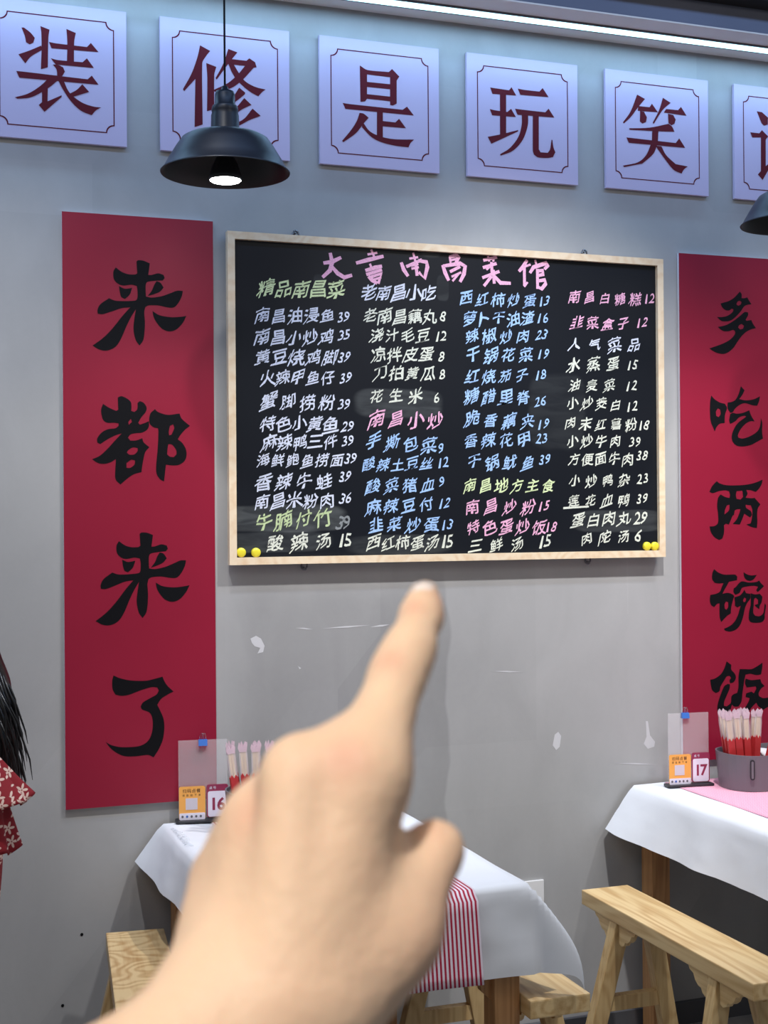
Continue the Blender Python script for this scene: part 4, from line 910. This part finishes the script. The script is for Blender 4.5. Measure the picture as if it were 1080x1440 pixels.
ax = (c0 - c1).normalized(); toc = (EYE - c0).normalized(); side = ax.cross(toc).normalized(); nrm = side.cross(ax).normalized()
if nrm.dot(toc) < 0: nrm = -nrm
nrm = (nrm + side * (.25 if side.dot(R3) > 0 else -.25)).normalized(); side = ax.cross(nrm).normalized()
V = []; nu, nv = 9, 9
cen = c0 * .72 + c1 * .28
for j in range(nv):
    for i in range(nu):
        u = -1 + 2 * i / (nu - 1); t = -1 + 2 * j / (nv - 1)
        ww = .0042 * (1 - .25 * max(0, -t) ** 2) * math.sqrt(max(0, 1 - .55 * max(0, t) ** 4 - .35 * max(0, -t) ** 4)); P = cen + side * (u * ww) + ax * (t * .0060) + nrm * (.0012 - .0019 * u * u - .0009 * max(0, t) ** 2)
        V.append(P - wrist)
nail = mesh_obj('fingernail', V, [(j * nu + i, j * nu + i + 1, (j + 1) * nu + i + 1, (j + 1) * nu + i) for j in range(nv - 1) for i in range(nu - 1)], NAIL, hand, smooth=True)
so = nail.modifiers.new('t', 'SOLIDIFY'); so.thickness = .0006; so.offset = 0

# ------------------------------------------------------------------ seated person at the left edge
YC = -.62
BP = []
def bs_(a, b_, ra, rb, k=.05): BP.append((a, b_, ra, rb, k))
SKIN2 = mat('skin_plain', srgb(226, 182, 156), 0.5)
def sdf_list(L):
    def f(P):
        D = None
        for it in L:
            d = cone_sdf(P, it[0], it[1], it[2], it[3]) if len(it) == 5 else ell_sdf(P, it[0], it[1])
            D = d if D is None else smin(D, d, it[-1])
        return D
    return f
person = empty('person', (.06, YC, .555), 'seated person with long black hair and red floral ruffled blouse at the left edge', 'person')
px_, py_, pz_ = person.location
def sub(L, step, pad=.06):
    pts = []
    for it in L:
        if len(it) == 5: pts += [np.array(it[0]) - it[2], np.array(it[0]) + it[2], np.array(it[1]) - it[3], np.array(it[1]) + it[3]]
        else: pts += [np.array(it[0]) - np.array(it[1]), np.array(it[0]) + np.array(it[1])]
    pts = np.array(pts); return surface_nets(sdf_list(L), pts.min(0) - pad, pts.max(0) + pad, step)
def part(name, L, step, m):
    V, Fq = sub(L, step); o = mesh_obj(name, V - np.array((px_, py_, pz_)), [tuple(q) for q in Fq.tolist()], m, person, smooth=True); return o
body = [((.10, YC, 1.24), (.095, YC, 1.36), .045, .043, .02), ((.05, YC, 1.455), (.088, .070, .100), .02), ((.075, YC, 1.49), (.095, .080, .095), .03), ((.02, YC, 1.385), (.030, .036, .032), .03),
        ((-.040, YC, 1.448), (.014, .010, .016), .012), ((-.020, YC, 1.415), (.020, .024, .010), .010),
        ((.055, YC - .079, 1.45), (.016, .008, .024), .006), ((.055, YC + .079, 1.45), (.016, .008, .024), .006)]
for s in (-1, 1):
    body += [((.14, YC + s * .17, 1.16), (.13, YC + s * .215, .90), .042, .034, .02), ((.13, YC + s * .215, .90), (-.10, YC + s * .14, .90), .034, .024, .02),
             ((-.10, YC + s * .14, .90), (-.16, YC + s * .12, .90), .026, .022, .015)]
    for q in range(4): body.append(((-.16, YC + s * (.105 + .012 * q), .900), (-.225 + .006 * abs(q - 1), YC + s * (.100 + .014 * q), .885), .0085, .0070, .006))
    body.append(((-.13, YC + s * .10, .905), (-.175, YC + s * .075, .895), .010, .008, .008))
    body += [((-.36, YC + s * .10, .60), (-.38, YC + s * .10, .12), .055, .036, .02), ((-.36, YC + s * .10, .045), (-.50, YC + s * .11, .030), .036, .026, .02), ((-.38, YC + s * .10, .12), (-.36, YC + s * .10, .045), .036, .036, .02)]
body += [((.10, YC, 1.24), (.10, YC, 1.0), .06, .08, .03), ((.13, YC - .15, 1.18), (.13, YC + .15, 1.18), .045, .045, .03), ((.10, YC, 1.0), (.06, YC, .70), .08, .10, .04)]
for s in (-1, 1): body.append(((.04, YC + s * .09, .66), (-.34, YC + s * .10, .62), .075, .058, .04))
part('body', body, .0075, SKIN2)
FLOR = mat('red_floral_cloth', srgb(150, 22, 34), 0.8); g = N(FLOR); v = g.mapping((1, .25, 1))
vo = g.node('ShaderNodeTexVoronoi'); g.link(v, vo.inputs['Vector']); vo.inputs['Scale'].default_value = 34; vo.inputs['Randomness'].default_value = .8
sc_ = g.node('ShaderNodeVectorMath', operation='SCALE'); g.link(v, sc_.inputs[0]); sc_.inputs['Scale'].default_value = 34.0
df = g.node('ShaderNodeVectorMath', operation='SUBTRACT'); g.link(v, df.inputs[0]); g.link(vo.outputs['Position'], df.inputs[1])
sp = g.node('ShaderNodeSeparateXYZ'); g.link(df.outputs[0], sp.inputs[0])
ang = g.math('ARCTAN2', sp.outputs[2], sp.outputs[0]); rad = g.math('SQRT', g.math('ADD', g.math('POWER', sp.outputs[0], 2.0), g.math('POWER', sp.outputs[2], 2.0)))
pet = g.math('ADD', .0080, g.math('MULTIPLY', g.math('COSINE', g.math('MULTIPLY', ang, 5.0)), .0050))
fm = g.math('MULTIPLY', g.ramp(g.math('SUBTRACT', pet, rad), -.0006, .0006, 0, 1), g.ramp(rad, .0012, .0022, 0.2, 1))
g.link(g.mix(fm, srgb(140, 16, 28), srgb(228, 196, 180)), g.b.inputs['Base Color'])
bl_ = [((.125, YC - .15, 1.165), (.125, YC + .15, 1.165), .055, .055, .04), ((.125, YC, 1.12), (.11, YC, .92), .115, .105, .05), ((.11, YC, .92), (.075, YC, .70), .105, .125, .05), ((.135, YC - .08, 1.12), (.115, YC - .08, .72), .090, .10, .05), ((.135, YC + .08, 1.12), (.115, YC + .08, .72), .090, .10, .05)]
for s in (-1, 1): bl_.append(((.04, YC + s * .09, .665), (-.36, YC + s * .10, .645), .092, .072, .05))
part('dress', bl_, .010, FLOR)
def ruffle(s, z0, z1, r0, r1, cx0, cx1, amp, nf, ph):
    V = []; nt, nr = 96, 14
    for j in range(nr):
        t = j / (nr - 1); z = z0 + (z1 - z0) * t - .006 * math.sin(t * math.pi); r = r0 + (r1 - r0) * t ** .8; cx = cx0 + (cx1 - cx0) * t
        for i in range(nt):
            a = 2 * math.pi * i / nt; w_ = amp * t * math.sin(nf * a + ph) + amp * .4 * t * math.sin((nf + 4) * a + ph * 2)
            V.append((cx + (r + w_) * math.cos(a) - px_, YC + s * .185 + s * .02 * t + (r + w_) * .85 * math.sin(a) - py_, z + w_ * .6 - pz_))
    o = mesh_obj('ruffled_sleeve', V, [(j * nt + i, j * nt + (i + 1) % nt, (j + 1) * nt + (i + 1) % nt, (j + 1) * nt + i) for j in range(nr - 1) for i in range(nt)], FLOR, person, smooth=True)
    so = o.modifiers.new('t', 'SOLIDIFY'); so.thickness = .0015
for s in (-1, 1):
    ruffle(s, 1.215, 1.095, .045, .112, .145, .165, .013, 7, .3)
    ruffle(s, 1.150, .985, .062, .092, .150, .158, .010, 6, 1.4)
HAIR = mat('black_hair', srgb(18, 16, 17), 0.35)
hair = [((.085, YC, 1.505), (.105, .092, .095), .02), ((.13, YC, 1.46), (.17, YC, 1.33), .085, .080, .03), ((.17, YC, 1.33), (.195, YC - .03, 1.20), .075, .065, .03), ((.195, YC - .03, 1.20), (.235, YC - .06, 1.15), .060, .030, .03)]
part('hair', hair, .008, HAIR)
S_ = MB(); rr = random.Random(5)
for k in range(90):
    y = YC - .10 + rr.uniform(-.05, .13); x0 = .185 + rr.uniform(0, .05); z0 = 1.30 + rr.uniform(-.05, .08); ex = rr.uniform(.0, .050)
    S_.tube([(x0, y, z0), (x0 + .018 + ex * .35, y - .01, z0 - .07), (x0 + .016 + ex * .8, y - .015, z0 - .13), (x0 + .012 + ex, y - .02, z0 - .150 - rr.uniform(0, .03))], [.003, .0028, .002, .0006], 5)
st = S_.build('loose_strands', HAIR, person, smooth=True); st.location = (-px_, -py_, -pz_); st['kind'] = 'stuff'
for s in (-1, 1):
    MB().lathe([(0, 0), (.006, .001), (.0085, .004), (.006, .007), (0, .008)], 12).build('eye', INK, person, loc=(-.036 - px_, YC + s * .030 - py_, 1.462 - pz_))

# ------------------------------------------------------------------ apply the survey scale
S4 = Matrix.Scale(SC, 4)
for me in {o.data for o in COL.objects if o.type == 'MESH'}: me.transform(S4)
for o in COL.objects:
    if o.type == 'CAMERA': continue
    o.location = o.location * SC
    for md in o.modifiers:
        if md.type == 'SOLIDIFY': md.thickness *= SC
for l_ in bpy.data.lights:
    if l_.type == 'AREA': l_.size *= SC; l_.size_y *= SC
